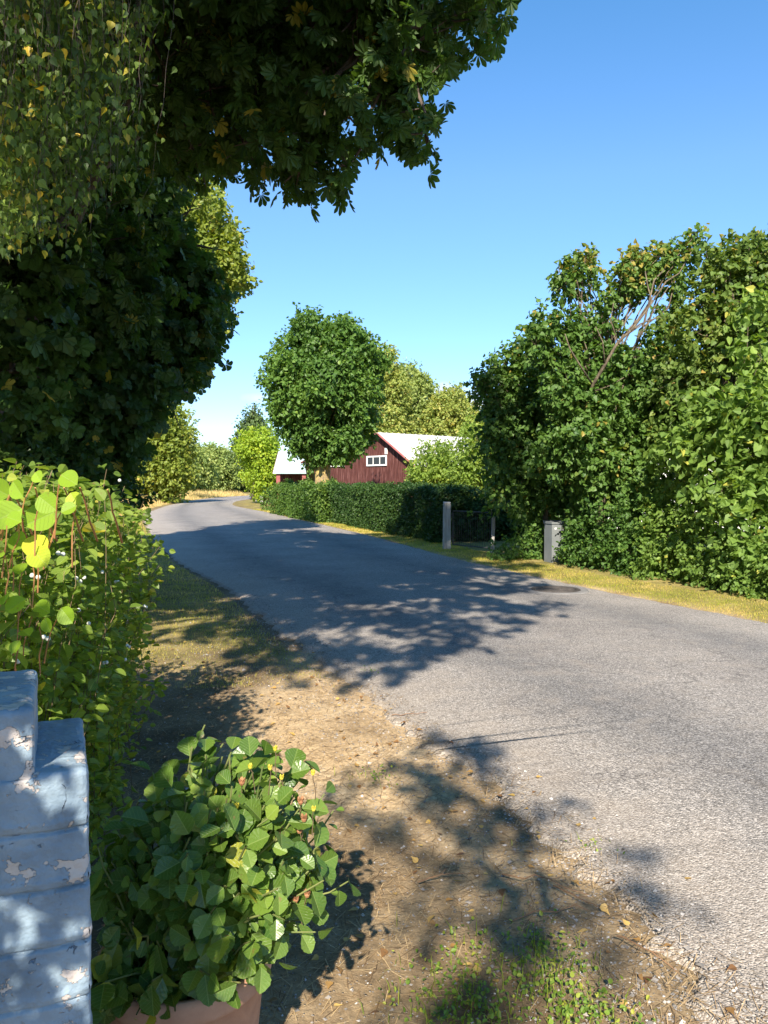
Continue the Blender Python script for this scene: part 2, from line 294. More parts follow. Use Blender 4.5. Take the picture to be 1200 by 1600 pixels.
em = N.new('ShaderNodeMath'); em.operation = 'MULTIPLY_ADD'; L.new(np_.outputs[0], em.inputs[0]); em.inputs[1].default_value = 1.6; em.inputs[2].default_value = -.8
ea = N.new('ShaderNodeMath'); ea.operation = 'ADD'; ea.use_clamp = True; L.new(ed.outputs['Fac'], ea.inputs[0]); L.new(em.outputs[0], ea.inputs[1])
eb = N.new('ShaderNodeMath'); eb.operation = 'MULTIPLY'; eb.use_clamp = True; L.new(ea.outputs[0], eb.inputs[0]); eb.inputs[1].default_value = .85
x3 = N.new('ShaderNodeMixRGB'); L.new(eb.outputs[0], x3.inputs[0]); L.new(x2.outputs[0], x3.inputs[1]); L.new(gr.outputs[0], x3.inputs[2])
n3 = N.new('ShaderNodeTexNoise'); n3.inputs['Scale'].default_value = 14; n3.inputs['Detail'].default_value = 5; L.new(t.outputs['Object'], n3.inputs[0])
ad = N.new('ShaderNodeMath'); ad.operation = 'MULTIPLY_ADD'; L.new(n3.outputs[0], ad.inputs[0]); ad.inputs[1].default_value = .6; L.new(v.outputs['Distance'], ad.inputs[2])
b = N.new('ShaderNodeBump'); b.inputs['Strength'].default_value = .8; b.inputs['Distance'].default_value = .006; b.invert = True; L.new(ad.outputs[0], b.inputs['Height'])
p = N.new('ShaderNodeBsdfPrincipled'); p.inputs['Roughness'].default_value = .8; p.inputs['Specular IOR Level'].default_value = .25; L.new(x3.outputs[0], p.inputs['Base Color']); L.new(b.outputs[0], p.inputs['Normal'])
o = N.new('ShaderNodeOutputMaterial'); L.new(p.outputs[0], o.inputs[0]); M['asphalt'] = m

# blue paint flaking off brick
m, N, L = newmat('flaking_blue_paint')
t = N.new('ShaderNodeTexCoord')
n1 = N.new('ShaderNodeTexNoise'); n1.inputs['Scale'].default_value = 17; n1.inputs['Detail'].default_value = 9; n1.inputs['Roughness'].default_value = .62; n1.inputs['Distortion'].default_value = .3; L.new(t.outputs['Object'], n1.inputs[0])
fl = ramp(N, [(.568, (0, 0, 0)), (.572, (1, 1, 1))]); L.new(n1.outputs[0], fl.inputs[0])
n2 = N.new('ShaderNodeTexNoise'); n2.inputs['Scale'].default_value = 9; n2.inputs['Detail'].default_value = 8; L.new(t.outputs['Object'], n2.inputs[0])
bl = ramp(N, [(.3, (.11, .16, .205)), (.45, (.18, .25, .315)), (.6, (.26, .34, .405)), (.75, (.35, .42, .46))]); L.new(n2.outputs[0], bl.inputs[0])
pl = ramp(N, [(.3, (.42, .38, .34)), (.7, (.62, .55, .5))]); L.new(n2.outputs[0], pl.inputs[0])
c = N.new('ShaderNodeMixRGB'); L.new(fl.outputs[0], c.inputs[0]); L.new(bl.outputs[0], c.inputs[1]); L.new(pl.outputs[0], c.inputs[2])
n4 = N.new('ShaderNodeTexNoise'); n4.inputs['Scale'].default_value = 20; n4.inputs['Detail'].default_value = 5; n4.inputs['Distortion'].default_value = .8; L.new(t.outputs['Object'], n4.inputs[0])
ck = ramp(N, [(.488, (0, 0, 0)), (.495, (1, 1, 1)), (.505, (1, 1, 1)), (.512, (0, 0, 0))]); L.new(n4.outputs[0], ck.inputs[0])
n6 = N.new('ShaderNodeTexNoise'); n6.inputs['Scale'].default_value = 19; n6.inputs['Detail'].default_value = 3; L.new(t.outputs['Object'], n6.inputs[0])
c6 = ramp(N, [(.6, (0, 0, 0)), (.63, (1, 1, 1))]); L.new(n6.outputs[0], c6.inputs[0])
km = N.new('ShaderNodeMath'); km.operation = 'MULTIPLY'; L.new(ck.outputs[0], km.inputs[0]); L.new(c6.outputs[0], km.inputs[1])
c2 = N.new('ShaderNodeMixRGB'); c2.inputs[2].default_value = (.1, .14, .19, 1); L.new(km.outputs[0], c2.inputs[0]); L.new(c.outputs[0], c2.inputs[1])  # cracks, with shadow under flake edges put into their dark colour
n5 = N.new('ShaderNodeTexNoise'); n5.inputs['Scale'].default_value = 60; n5.inputs['Detail'].default_value = 6; L.new(t.outputs['Object'], n5.inputs[0])
h1 = N.new('ShaderNodeMath'); h1.operation = 'MULTIPLY_ADD'; L.new(fl.outputs[0], h1.inputs[0]); h1.inputs[1].default_value = -.5; L.new(n5.outputs[0], h1.inputs[2])
h2 = N.new('ShaderNodeMath'); h2.operation = 'MULTIPLY_ADD'; L.new(km.outputs[0], h2.inputs[0]); h2.inputs[1].default_value = -.8; L.new(h1.outputs[0], h2.inputs[2])
b = N.new('ShaderNodeBump'); b.inputs['Strength'].default_value = 1; b.inputs['Distance'].default_value = .005; L.new(h2.outputs[0], b.inputs['Height'])
p = N.new('ShaderNodeBsdfPrincipled'); p.inputs['Roughness'].default_value = .55; L.new(c2.outputs[0], p.inputs['Base Color']); L.new(b.outputs[0], p.inputs['Normal'])
o = N.new('ShaderNodeOutputMaterial'); L.new(p.outputs[0], o.inputs[0]); M['blue_paint'] = m
M['terracotta'] = noisemat('terracotta', [(.3, (.42, .22, .14)), (.55, (.55, .31, .2)), (.75, (.62, .42, .31))], 7, bump=.25, dist=.003, bscale=60)
M['soil'] = noisemat('soil', [(.3, (.03, .02, .015)), (.7, (.08, .055, .04))], 30, bump=1, dist=.02)
M['red_board'] = noisemat('red_board', [(.3, (.04, .013, .011)), (.5, (.085, .027, .022)), (.72, (.2, .095, .085))], 2.2, stretch=(5, 5, .5), bump=.3)
M['red_trim'] = noisemat('red_trim', [(.3, (.2, .05, .05)), (.7, (.3, .11, .1))], 3, bump=.1)
M['white_paint'] = noisemat('white_paint', [(.3, (.6, .6, .58)), (.7, (.8, .8, .78))], 4, bump=.1)
M['white_roof'] = noisemat('white_roof', [(.3, (.4, .4, .39)), (.7, (.56, .55, .52))], 1.2, bump=.1, stretch=(1, 6, 1))
M['green_roof'] = noisemat('green_roof', [(.3, (.26, .36, .36)), (.7, (.38, .48, .47))], 1.5, bump=.1)
M['grey_metal'] = noisemat('grey_metal', [(.3, (.13, .145, .15)), (.7, (.19, .205, .21))], 3, bump=.08, rough=.5)
M['dark_metal'] = noisemat('dark_metal', [(.3, (.03, .03, .03)), (.7, (.08, .075, .07))], 5, bump=.1, rough=.6)
M['weathered_wood'] = noisemat('weathered_wood', [(.3, (.2, .19, .17)), (.5, (.36, .34, .31)), (.7, (.48, .46, .42))], 3, stretch=(8, 8, .7), bump=.7, dist=.01)
M['dark_wood'] = noisemat('dark_wood', [(.3, (.05, .04, .03)), (.7, (.13, .1, .08))], 3, stretch=(8, 8, .7), bump=.5)
M['cast_iron'] = noisemat('cast_iron', [(.3, (.04, .036, .034)), (.7, (.1, .085, .075))], 14, bump=.5, rough=.6)
M['concrete'] = noisemat('concrete', [(.3, (.13, .125, .12)), (.7, (.22, .21, .2))], 8, bump=.5)
M['dark'] = noisemat('dark_inside', [(.3, (.01, .01, .01)), (.7, (.02, .02, .02))], 3, bump=0)
m, N, L = newmat('window_glass'); p = N.new('ShaderNodeBsdfPrincipled'); p.inputs['Base Color'].default_value = (.02, .025, .03, 1); p.inputs['Roughness'].default_value = .06
o = N.new('ShaderNodeOutputMaterial'); L.new(p.outputs[0], o.inputs[0]); M['glass'] = m

# ------------------------------------------------------------------ road
LE = np.array([(1.9, -12), (1.7, -5), (1.35, 0), (1.0, 2.3), (.57, 4), (.09, 5.2), (-.97, 7.9), (-2.45, 11.8), (-4.7, 17), (-7.8, 25.6), (-13.2, 43), (-17.6, 66), (-20.3, 95), (-17, 125), (-4, 145)], float)
RE = np.array([(8.6, -12), (8.2, -4), (7.3, 1), (6.6, 3.4), (6.0, 5.0), (5.2, 6.9), (4.25, 9.3), (2.95, 12.5), (1.45, 17), (-1.0, 26.0), (-6.3, 43), (-12.2, 62), (-14.8, 86), (-11.5, 116), (-1, 134)], float)
def crom(P, n):
    P = np.vstack([2*P[0]-P[1], P, 2*P[-1]-P[-2]]); out = []
    for i in range(1, len(P)-2):
        t = np.linspace(0, 1, n, endpoint=False)[:, None]
        p0, p1, p2, p3 = P[i-1], P[i], P[i+1], P[i+2]
        out.append(.5*((2*p1)+(-p0+p2)*t+(2*p0-5*p1+4*p2-p3)*t*t+(-p0+3*p1-3*p2+p3)*t**3))
    return np.vstack(out+[P[-2][None]])
Lp, Rp = crom(LE, 60), crom(RE, 60)
rag = .07*sn2(Lp[:, 0], Lp[:, 1], 3)+.05*sn2(Lp[:, 0], Lp[:, 1], 9, 3)+.025*sn2(Lp[:, 0], Lp[:, 1], 31, 5)+.02*rng.standard_normal(len(Lp))
ragr = .05*sn2(Rp[:, 0], Rp[:, 1], 2)+.03*sn2(Rp[:, 0], Rp[:, 1], 9, 3)
Lr = Lp.copy(); Lr[:, 0] += rag; Rr = Rp.copy(); Rr[:, 0] += ragr
us = np.concatenate([[0, .006, .012, .02, .03, .045, .065, .09], np.linspace(.12, .88, 18), [.91, .935, .955, .97, .985, 1]])
nu = len(us); P = Lr[:, None]*(1-us)[None, :, None]+Rr[:, None]*us[None, :, None]
crown = .05*(1-(2*us-1)**2)
Z = np.broadcast_to(.006+crown, P.shape[:2]).copy(); Z[:, 0] -= .03; Z[:, -1] -= .03
V = np.concatenate([P, Z[..., None]], 2).reshape(-1, 3); n = len(Lr)
idx = np.arange(n*nu).reshape(n, nu)
Q = np.stack([idx[:-1, :-1], idx[:-1, 1:], idx[1:, 1:], idx[1:, :-1]], -1).reshape(-1, 4)
UU = np.broadcast_to(us, P.shape[:2]); wL = UU*6
EE = np.clip(1.15-wL/(1.0+.5*sn2(P[..., 0], P[..., 1], 1.5)), 0, 1)*.9-.15 + np.clip(1-(1-UU)*6/.35, 0, 1)*.5
tag(mobj('road', V, [Q], M['asphalt'], attrs={'u': UU.reshape(-1), 'e': np.clip(EE, 0, 1).reshape(-1)}, smooth=True), kind='structure')
def road_x(Y):
    return np.interp(Y, Lp[:, 1], Lp[:, 0]), np.interp(Y, Rp[:, 1], Rp[:, 0])

# ------------------------------------------------------------------ ground
def axis(a, b, fine, d, grow=1.12):
    out = list(np.arange(fine[0], fine[1], d)); s = d; x = fine[1]
    while x < b: out.append(x); s *= grow; x += s
    s = d; x = fine[0]-d; pre = []
    while x > a: pre.append(x); s *= grow; x -= s
    return np.array([a]+pre[::-1]+out+[b])
gx = axis(-900, 900, (-5, 2.5), .05); gy = axis(-60, 1500, (1.5, 11), .05)
X, Y = np.meshgrid(gx, gy)
rl, rr = road_x(Y)
dL, dR = rl-X, X-rr                      # distance outside either edge
def ground_z(X, Y):
    rl, rr = road_x(Y); out = np.maximum(rl-X, X-rr)
    k = np.clip((out+.1)/.6, 0, 1)
    return -.02 + k*(.014*sn2(X, Y, 1.7)+.008*sn2(X, Y, 7, 2)+.012) + .05*np.clip(X-rr-.6, 0, 2)
Z = ground_z(X, Y)
soft = .5+.5*sn2(X, Y, .9)
g_left = np.clip((Y-6.2-.8*sn2(X, Y, 1.5))/1.2, 0, 1)*np.clip((dL-.15)/.3, 0, 1)*(.6+.4*soft)
g_right = np.clip((dR-.1)/.25, 0, 1)
grass = np.where(X < rl, g_left, np.where(X > rr, g_right, 0))
dry_sun = np.clip(.62+.6*sn2(X, Y, 1.1, 4)+np.exp(-((X+.1)**2/.8+(Y-5.4)**2/2))-.6*np.clip((4-Y)/1.5, 0, 1)-.9*np.clip((-.75-X)/.4, 0, 1), 0, 1)  # random dryness plus a sunlit patch and shaded parts put into the tone
idx = np.arange(X.size).reshape(X.shape)
Q = np.stack([idx[:-1, :-1], idx[:-1, 1:], idx[1:, 1:], idx[1:, :-1]], -1).reshape(-1, 4)
tag(mobj('ground', np.stack([X, Y, Z], -1).reshape(-1, 3), [Q], M['ground'], attrs={'g': grass.ravel(), 'dry': dry_sun.ravel()}, smooth=True), kind='structure')

# ------------------------------------------------------------------ leaf templates
def fan(outline, c=(0, .5, 0)):
    n = len(outline); V = np.array(list(outline)+[c], float)
    return V, np.array([(i, (i+1) % n, n) for i in range(n)])
def leaf_outline(w, shape, n=5, fold=.08, droop=.1, serr=0):
    ys = np.linspace(0, 1, n+2)
    side = [(shape(y)*w, y) for y in ys[1:-1]]
    out = [(0, 0, 0)]
    for i, (x, y) in enumerate(side): out.append((x*(1+serr*(-1)**i), y, fold*x/w-droop*y*y))
    out.append((0, 1, -droop))
    for i, (x, y) in enumerate(side[::-1]): out.append((-x*(1+serr*(-1)**(len(side)-1-i)), y, fold*x/w-droop*y*y))
    return out
T = {}
T['rhomb'] = (np.array([(0, 0, 0), (-.3, .45, .07), (0, 1, -.06), (.3, .45, .07)], float), np.array([(0, 2, 1), (0, 3, 2)]))
T['ovate'] = fan(leaf_outline(.34, lambda y: math.sin(math.pi*y**.75)**.8, 2), (0, .45, -.03))
T['heart'] = fan([(0, .06, 0), (.3, -.04, .06), (.46, .28, .09), (.28, .68, .03), (0, 1.05, -.1), (-.28, .68, .03), (-.46, .28, .09), (-.3, -.04, .06)], (0, .35, -.02))
T['round'] = fan(leaf_outline(.46, lambda y: math.sin(math.pi*y)**.55, 5, .1, .12), (0, .5, -.07))
T['snow'] = fan(leaf_outline(.38, lambda y: math.sin(math.pi*y**.9)**.7, 4, .12, .12), (0, .5, -.07))
T['big'] = fan(leaf_outline(.43, lambda y: math.sin(math.pi*y**1.15)**.75, 9, .13, .2, .05), (0, .55, -.1))
T['birch'] = fan([(0, 0, 0), (.3, .12, .04), (.36, .35, .05), (.12, .75, 0), (0, 1.08, -.06), (-.12, .75, 0), (-.36, .35, .05), (-.3, .12, .04)], (0, .35, -.03))
def leaflets(angs, lens, wid, d=-.15):
    V = []; Fs = []
    for a, l in zip(angs, lens):
        a = R(a); dx, dy = math.sin(a), math.cos(a); px_, py_ = dy, -dx; b = len(V)
        V += [(dx*.04, dy*.04, 0)]+[(dx*l*f+px_*wid*l*w_, dy*l*f+py_*wid*l*w_, .03+d*l*f*f) for f, w_ in ((.45, .55), (.75, 1), (.93, .5))]+[(dx*l, dy*l, d*l)]+[(dx*l*f-px_*wid*l*w_, dy*l*f-py_*wid*l*w_, .03+d*l*f*f) for f, w_ in ((.93, .5), (.75, 1), (.45, .55))]
        Fs += [(b, b+i+1, b+i) for i in range(1, 7)]
    return np.array(V, float), np.array(Fs)
T['palm'] = leaflets([-105, -65, -30, 0, 30, 65, 105], [.55, .8, .95, 1, .95, .8, .55], .19, -.3)
T['maple'] = leaflets([-100, -50, 0, 50, 100], [.55, .85, 1, .85, .55], .34, -.15)
LXY = {}
def scatter_leaves(P, tip, nor, size, kind, v):
    V0, F0 = T[kind]; P = np.asarray(P); n = len(P)
    t = nrm(tip); b = nrm(np.cross(nor, t)); nn = np.cross(t, b)
    s = np.broadcast_to(size, (n,))[:, None, None]
    V = P[:, None]+s*(V0[None, :, 0, None]*b[:, None]+V0[None, :, 1, None]*t[:, None]+V0[None, :, 2, None]*nn[:, None])
    Fc = (F0[None]+(np.arange(n)*len(V0))[:, None, None]).reshape(-1, F0.shape[1])
    LXY['x'] = np.tile(V0[:, 0], n); LXY['y'] = np.tile(V0[:, 1], n)
    return V.reshape(-1, 3), Fc, np.repeat(v, len(V0))
UP = np.array([0, 0, 1.])
def twigs_in(clumps, dens, inner=.3, flat=1.0):
    O, D = [], []
    for cx, cy, cz, r in clumps:
        k = max(4, int(dens*12.6*r*r*rng.uniform(.75, 1.25)))
        d = nrm(rng.standard_normal((k, 3))); rad = np.where(rng.random(k) < inner, rng.uniform(.25, .8, k), rng.uniform(.8, 1.06, k))
        rr_ = r*rad*(1+.28*sn(d, 2.3, cx*3+cz))
        ns = max(5, int(9+rng.integers(0, 8))); sc_ = nrm(rng.standard_normal((ns, 3)))*rng.uniform(.55, 1.15, (ns, 1))
        j = rng.integers(0, ns, k); loc = sc_[j]*r+rng.standard_normal((k, 3))*r*.2; use = rng.random(k) < .68
        pos = np.where(use[:, None], loc, d*rr_[:, None]); D.append(np.where(use[:, None], nrm(nrm(loc)+nrm(loc-sc_[j]*r)*.7), d))
        O.append(np.array([cx, cy, cz])+pos*np.array([1, 1, flat]))
    return np.vstack(O), np.vstack(D)
def foliage(O, D, kind, size, lpt, tlen, droop=.25, upn=.7, wild=.6, vbias=None, svar=.3):
    """leaves along short twigs starting at O heading D"""
    n = len(O); D = nrm(D+rng.standard_normal((n, 3))*.5-UP*droop)
    f = rng.random((n, lpt)); base = O[:, None]+D[:, None]*(f*tlen)[..., None]
    k = n*lpt; Dr = np.repeat(D, lpt, 0)
    base = base.reshape(-1, 3)+rng.standard_normal((k, 3))*size*.35
    tip = Dr*.7+rng.standard_normal((k, 3))*.75-UP*droop*1.4
    nor = UP*upn+Dr*.85+rng.standard_normal((k, 3))*wild
    v = np.clip(.45+.2*sn(base, .9)+rng.standard_normal(k)*.17, 0, .93)
    v = np.where(rng.random(k) < .015, 1.0, v)
    if vbias is not None: v = np.clip(v+vbias(base), 0, 1)
    sz = size*(1+svar*rng.uniform(-1, 1, k))
    return scatter_leaves(base, tip, nor, sz, kind, v)
def limb_path(a, b, sag=.15, n=7, jit=.05):
    a, b = np.array(a, float), np.array(b, float); t = np.linspace(0, 1, n)[:, None]; l = np.linalg.norm(b-a)
    mid = (a+b)/2+np.array([0, 0, l*sag])+rng.standard_normal(3)*l*jit
    P = a*(1-t)**2+2*mid*t*(1-t)+b*t*t
    P[1:-1] += rng.standard_normal((n-2, 3))*l*jit*.35
    return P
def tree(name, label, cat, base, top, r0, clumps, kind, size, dens, lpt, tlen, mat, bark='bark', group=None, filt=None, leafx={}, limbs=True, sub=4, trunk_parts=None, extra=None, limb_r=.35, fork=.35, crown_name='crown', inner=.3, hidden=None):
    bx, by = base; root = empty(name, (bx, by, float(ground_z(np.array(bx), np.array(by)))), label, cat, group)
    tp = limb_path((bx, by, -.05), top, 0, 9, .025)
    tr = r0*(1-.75*np.linspace(0, 1, 9)**1.2); tr[0] *= 1.35
    mb = MB(); mb.tube(tp, tr, 12)
    for q in trunk_parts or []: mb.tube(limb_path((bx+q[0]*.3, by+q[1]*.3, -.05), q[:3], .02, 8, .03), q[3]*(1-.6*np.linspace(0, 1, 8)), 8)
    mb.build('trunk', M[bark], root, smooth=True, world=True)
    if limbs:
        mb = MB()
        for c in clumps:
            c = np.array(c); i = int(np.clip(len(tp)*(fork+(1-fork)*rng.random()*.9), 1, len(tp)-1))
            if tp[i][2] > c[2]+c[3]: i = max(1, int(len(tp)*fork))
            s = tp[i]; l = np.linalg.norm(c[:3]-s); rr_ = min(tr[i]*.6, r0*limb_r*(.5+.1*l)); 
            mb.tube(limb_path(s, c[:3], .12), rr_*(1-.75*np.linspace(0, 1, 7)), 6)
            for _ in range(sub):
                d = nrm(rng.standard_normal(3)+np.array([0, 0, .3])); mb.tube(limb_path(c[:3], c[:3]+d*c[3]*.95, .05, 5), np.linspace(rr_*.3, rr_*.08, 5), 4, False)
        mb.build('branches', M[bark], root, smooth=True, world=True)
    O, D = twigs_in(clumps, dens, inner)
    if filt is not None: k = filt(O); O, D = O[k], D[k]
    V, Fc, v = foliage(O, D, kind, size, lpt, tlen, **leafx)
    mobj(crown_name, V, [Fc], M[mat], root, attrs={'v': v}, world=True)
    if extra: extra(root)
    return root
def pxc(lst, Z0, back=None):
    """clumps from (px, py, r_px[, depth]) seen in the photograph at a distance"""
    out = []
    for q in lst:
        Y = q[3] if len(q) > 3 else Z0
        p_ = at(q[0], q[1], Y); r = q[2]*Y/F
        out.append((*p_, r))
        if back: out.append((p_[0]*(1+back/Y), Y+back, 1.6+(p_[2]-1.6)*(1+back/Y)-.1, r*1.1))
    return out

# sky seen in the photograph (left trees stop there) and ground lit in the photograph
SKY = [(790, -400), (786, 40), (760, 78), (722, 100), (690, 82), (668, 110), (692, 150), (670, 180), (695, 218), (690, 242), (655, 236), (625, 212), (596, 214), (566, 226), (556, 252), (570, 292), (530, 292), (508, 262), (490, 302), (455, 292), (405, 268), (366, 254), (346, 290), (345, 330), (375, 350), (372, 392), (392, 432), (385, 452), (352, 468), (360, 500), (330, 522), (338, 560), (306, 600), (296, 618), (262, 605), (236, 632), (215, 655), (212, 700), (190, 745), (400, 745), (1400, 700), (1400, -400)]
DARKSKY = [(790, -400), (786, 40), (760, 78), (722, 100), (690, 82), (668, 110), (692, 150), (670, 180), (695, 218), (690, 242), (655, 236), (625, 212), (596, 214), (566, 226), (556, 252), (570, 292), (530, 292), (508, 262), (490, 302), (455, 292), (405, 268), (366, 254), (330, 262), (280, 258), (262, 300), (290, 380), (310, 420), (345, 470), (350, 500), (325, 520), (322, 560), (290, 585), (262, 605), (236, 632), (215, 655), (205, 700), (186, 745), (400, 760), (1400, 700), (1400, -400)]
LIT = [(440, 1120), (470, 1075), (545, 1085), (620, 1040), (700, 1045), (790, 990), (862, 962), (850, 925), (880, 900), (1200, 925), (1500, 1000), (1500, 1750), (1200, 1750), (1000, 1600), (480, 1700), (380, 1500), (440, 1250)]
LITG = [tuple(gnd(*p_)) for p_ in LIT]
def in_sky(O, poly=SKY, j=5):
    x, y, d = project(O); x = x+rng.normal(0, j, len(x)); y = y+rng.normal(0, j, len(x))
    return (d > .3) & inpoly(x, y, poly)
def land(O, z=0): return O[:, 0]+SH[0]*SHL*(O[:, 2]-z), O[:, 1]+SH[1]*SHL*(O[:, 2]-z)
def in_lit(O):
    x, y = land(O); return inpoly(x, y, LITG)
def gapf(O, thr=.16):
    lx, ly = land(O); return (sn2(lx*.75+.4*ly, ly*1.25, 1.55, 1.3)+.3*sn2(lx, ly, 5) > thr-.1+np.clip((ly-13)*.045, 0, .35)) & (ly < 34) & (ly > 4)
def canopy_ok(O):
    q = O[:, 0]*SH[1]-O[:, 1]*SH[0]
    lowfront = (O[:, 1] > 1.0) & (O[:, 1] < 7) & (O[:, 2] < 2.9)
    # light corridor onto the snowberry bush
    bx, by = land(O, 1.3); bush = (bx > -2.4) & (bx < -.9) & (by > 1.2) & (by < 4.6)
    t_ = (13.4-O[:, 1])/SH[1]; hx = O[:, 0]+SH[0]*t_; hz = O[:, 2]-t_*math.tan(EL); u_ = rng.random(len(O))
    thick = ((hx > 4.1) & (hz > 0) & (hz < 6.5)) | ((hx > 1.6) & (hz > 2.0) & (hz < 6.5) & (u_ < .97))
    gap = gapf(O)
    return ~in_lit(O) & ~lowfront & ~in_sky(O, DARKSKY) & ~(bush & (rng.random(len(O)) < .985)) & ~thick & ~gap

# ------------------------------------------------------------------ large trees on the left
cl = []
while len(cl) < 64:
    d = nrm(rng.standard_normal(3)); r = rng.uniform(.55, 1)
    c = np.array([-4.3, 6.2, 7.6])+d*r*np.array([5.2, 5.4, 4.3])
    if c[2] > 3.2: cl.append((*c, rng.uniform(.9, 1.4)))
tree('chestnut_tree', 'large dark chestnut tree on the left verge whose long branch reaches out over the road', 'tree', (-4.6, 9.0), (-4.6, 7.6, 10.5), .34, cl, 'palm', .14, 9, 7, .36, 'chestnut_leaf', filt=canopy_ok, leafx=dict(droop=.35), limb_r=.28, fork=.25)
# long low bough over the road belongs to the same chestnut: rebuilt as a second crown part
ch = bpy.data.objects['chestnut_tree']
bough = pxc([(700, 30, 70, 5.6), (745, 25, 40, 5.8), (640, 70, 75, 5.6), (650, 130, 55, 5.5), (665, 205, 34, 5.3), (600, 140, 70, 5.6), (560, 90, 80, 5.6), (540, 170, 70, 5.5), (500, 220, 62, 5.5), (470, 262, 34, 5.4), (545, 262, 24, 5.3), (430, 210, 70, 5.7), (470, 120, 90, 5.8), (620, 180, 40, 5.5), (400, 120, 90, 6), (380, 220, 45, 6), (560, 10, 90, 5.6), (660, -40, 90, 5.4), (470, 20, 100, 5.8), (330, 160, 90, 6.2), (300, 230, 60, 6.2), (330, 40, 100, 6)], 5.6)
mb = MB(); root_pt = np.array([-3.9, 7.2, 6.2])
main = np.array([at(*q) for q in [(560, 60, 5.7), (640, 40, 5.6), (720, 20, 5.7)]])
mb.tube(limb_path(root_pt, main[0], .1, 9, .03), np.linspace(.13, .07, 9), 8); mb.tube(main, [.065, .045, .02], 6)
for c in bough:
    mb.tube(limb_path(main[rng.integers(0, 2)] if c[0] > -.9 else root_pt*.5+main[0]*.5, c[:3], .1), np.linspace(.022, .008, 7), 5)
    for _ in range(5): mb.tube(limb_path(c[:3], np.array(c[:3])+nrm(rng.standard_normal(3)-UP*.4)*c[3], .02, 5), np.linspace(.012, .004, 5), 4, False)
mb.build('bough', M['dark_wood'], ch, smooth=True, world=True)
O, D = twigs_in(bough, 29, .2)
k = ~in_sky(O, DARKSKY, 3) & ~(in_lit(O) & (rng.random(len(O)) < .7)); O, D = O[k], D[k]
k = ~(gapf(O, .22) & (rng.random(len(O)) < .85)); O, D = O[k], D[k]
V, Fc, v = foliage(O, D, 'palm', .092, 6, .2, droop=.5)
mobj('bough_foliage', V, [Fc], M['chestnut_leaf'], ch, attrs={'v': v}, world=True)

# unseen chestnut boughs above the frame, leaves placed to cast the road shade
OG = np.array([(-.9, 6.2), (-.2, 6.0), (.6, 7.0), (1.2, 8), (2.1, 9.5), (2.5, 12), (3.0, 15), (3.1, 19), (2.6, 23), (1.9, 24.5), (0, 25), (-3, 24), (-3, 9), (-1.8, 7.5)])
q = rng.uniform(OG.min(0), OG.max(0), (6500, 2)); q = q[inpoly(q[:, 0], q[:, 1], OG)]
h_ = 4.6+np.clip((q[:, 1]-6)*.42, 0, 7)+rng.uniform(0, 2.2, len(q)); O = np.column_stack([q[:, 0]-SH[0]*SHL*h_, q[:, 1]-SH[1]*SHL*h_, h_])
px_, py_, d_ = project(O); vis = (d_ > .2) & (py_ > -60) & (px_ > -50) & (px_ < 1250)
k = ~vis & ~(gapf(O, .12)) & (O[:, 0] > -3); O = O[k]; D = nrm(rng.standard_normal(O.shape))
V, Fc, v = foliage(O, D, 'palm', .12, 5, .3, droop=.3); mobj('shade_foliage', V, [Fc], M['chestnut_leaf'], ch, attrs={'v': v}, world=True)
mb = MB(); cs_ = O[rng.integers(0, len(O), 26)]
for c in cs_: mb.tube(limb_path((-4.4, 8, rng.uniform(5.5, 9.5)), c, .12, 9), np.linspace(.05, .008, 9), 5)
mb.build('shade_boughs', M['dark_wood'], ch, smooth=True, world=True)
# maple behind the chestnut
cl = []
while len(cl) < 54:
    d = nrm(rng.standard_normal(3)); r = rng.uniform(.55, 1); c = np.array([-6.6, 11.5, 5.2])+d*r*np.array([3.9, 2.6, 4.4])
    if c[2] > .9: cl.append((*c, rng.uniform(.7, 1.1)))
cl += pxc([(150, 640, 70, 10.5), (200, 600, 70, 11), (60, 650, 70, 9.5), (110, 690, 50, 10), (180, 690, 40, 11), (230, 540, 60, 11), (20, 600, 60, 9), (270, 500, 50, 11.5), (130, 560, 80, 10), (290, 440, 45, 12), (40, 520, 60, 9.4), (160, 450, 80, 10.5), (20, 480, 60, 7.6), (60, 420, 50, 7.6), (90, 380, 50, 7.8), (20, 580, 60, 7.6), (0, 400, 60, 7.4)], 10)
tree('maple_tree', 'dark broad maple standing in the shade of the chestnut, branches down to the bushes', 'tree', (-6.9, 11.2), (-6.6, 11.5, 8.5), .28, cl, 'maple', .13, 22, 8, .3, 'maple_leaf', filt=lambda O: ~in_sky(O, DARKSKY, 5) & ~(gapf(O) & (O[:, 2] > 3.5)), leafx=dict(droop=.3), fork=.15)
# unseen tall linden to the left, there to shade the verge trees
cl = []
while len(cl) < 40:
    d = nrm(rng.standard_normal(3)); r = rng.uniform(.5, 1); c = np.array([-9.6, 3.0, 9.5])+d*r*np.array([3.6, 5.2, 4.6])
    cl.append((*c, rng.uniform(1.0, 1.5)))
tree('unseen_linden', 'tall unseen linden left of the chestnut, shading the verge trees', 'tree', (-9.8, 3.2), (-9.6, 3, 11), .3, cl, 'heart', .15, 5, 8, .35, 'maple_leaf', filt=canopy_ok)
# sunlit tree beyond
cl = pxc([(310, 300, 38), (290, 350, 50), (340, 360, 30), (330, 420, 45), (362, 436, 26), (300, 440, 50), (320, 500, 40), (345, 490, 18), (300, 560, 36), (280, 600, 30), (310, 585, 18), (270, 500, 50), (250, 420, 60), (240, 560, 50)], 19, 1.8)
tree('young_oak', 'sunlit yellow green tree leaning out from behind the dark maple', 'tree', (-7.6, 19.4), (-6.2, 19.6, 7.5), .2, cl, 'ovate', .12, 26, 7, .22, 'linden_lit', filt=lambda O: ~in_sky(O, SKY, 5))
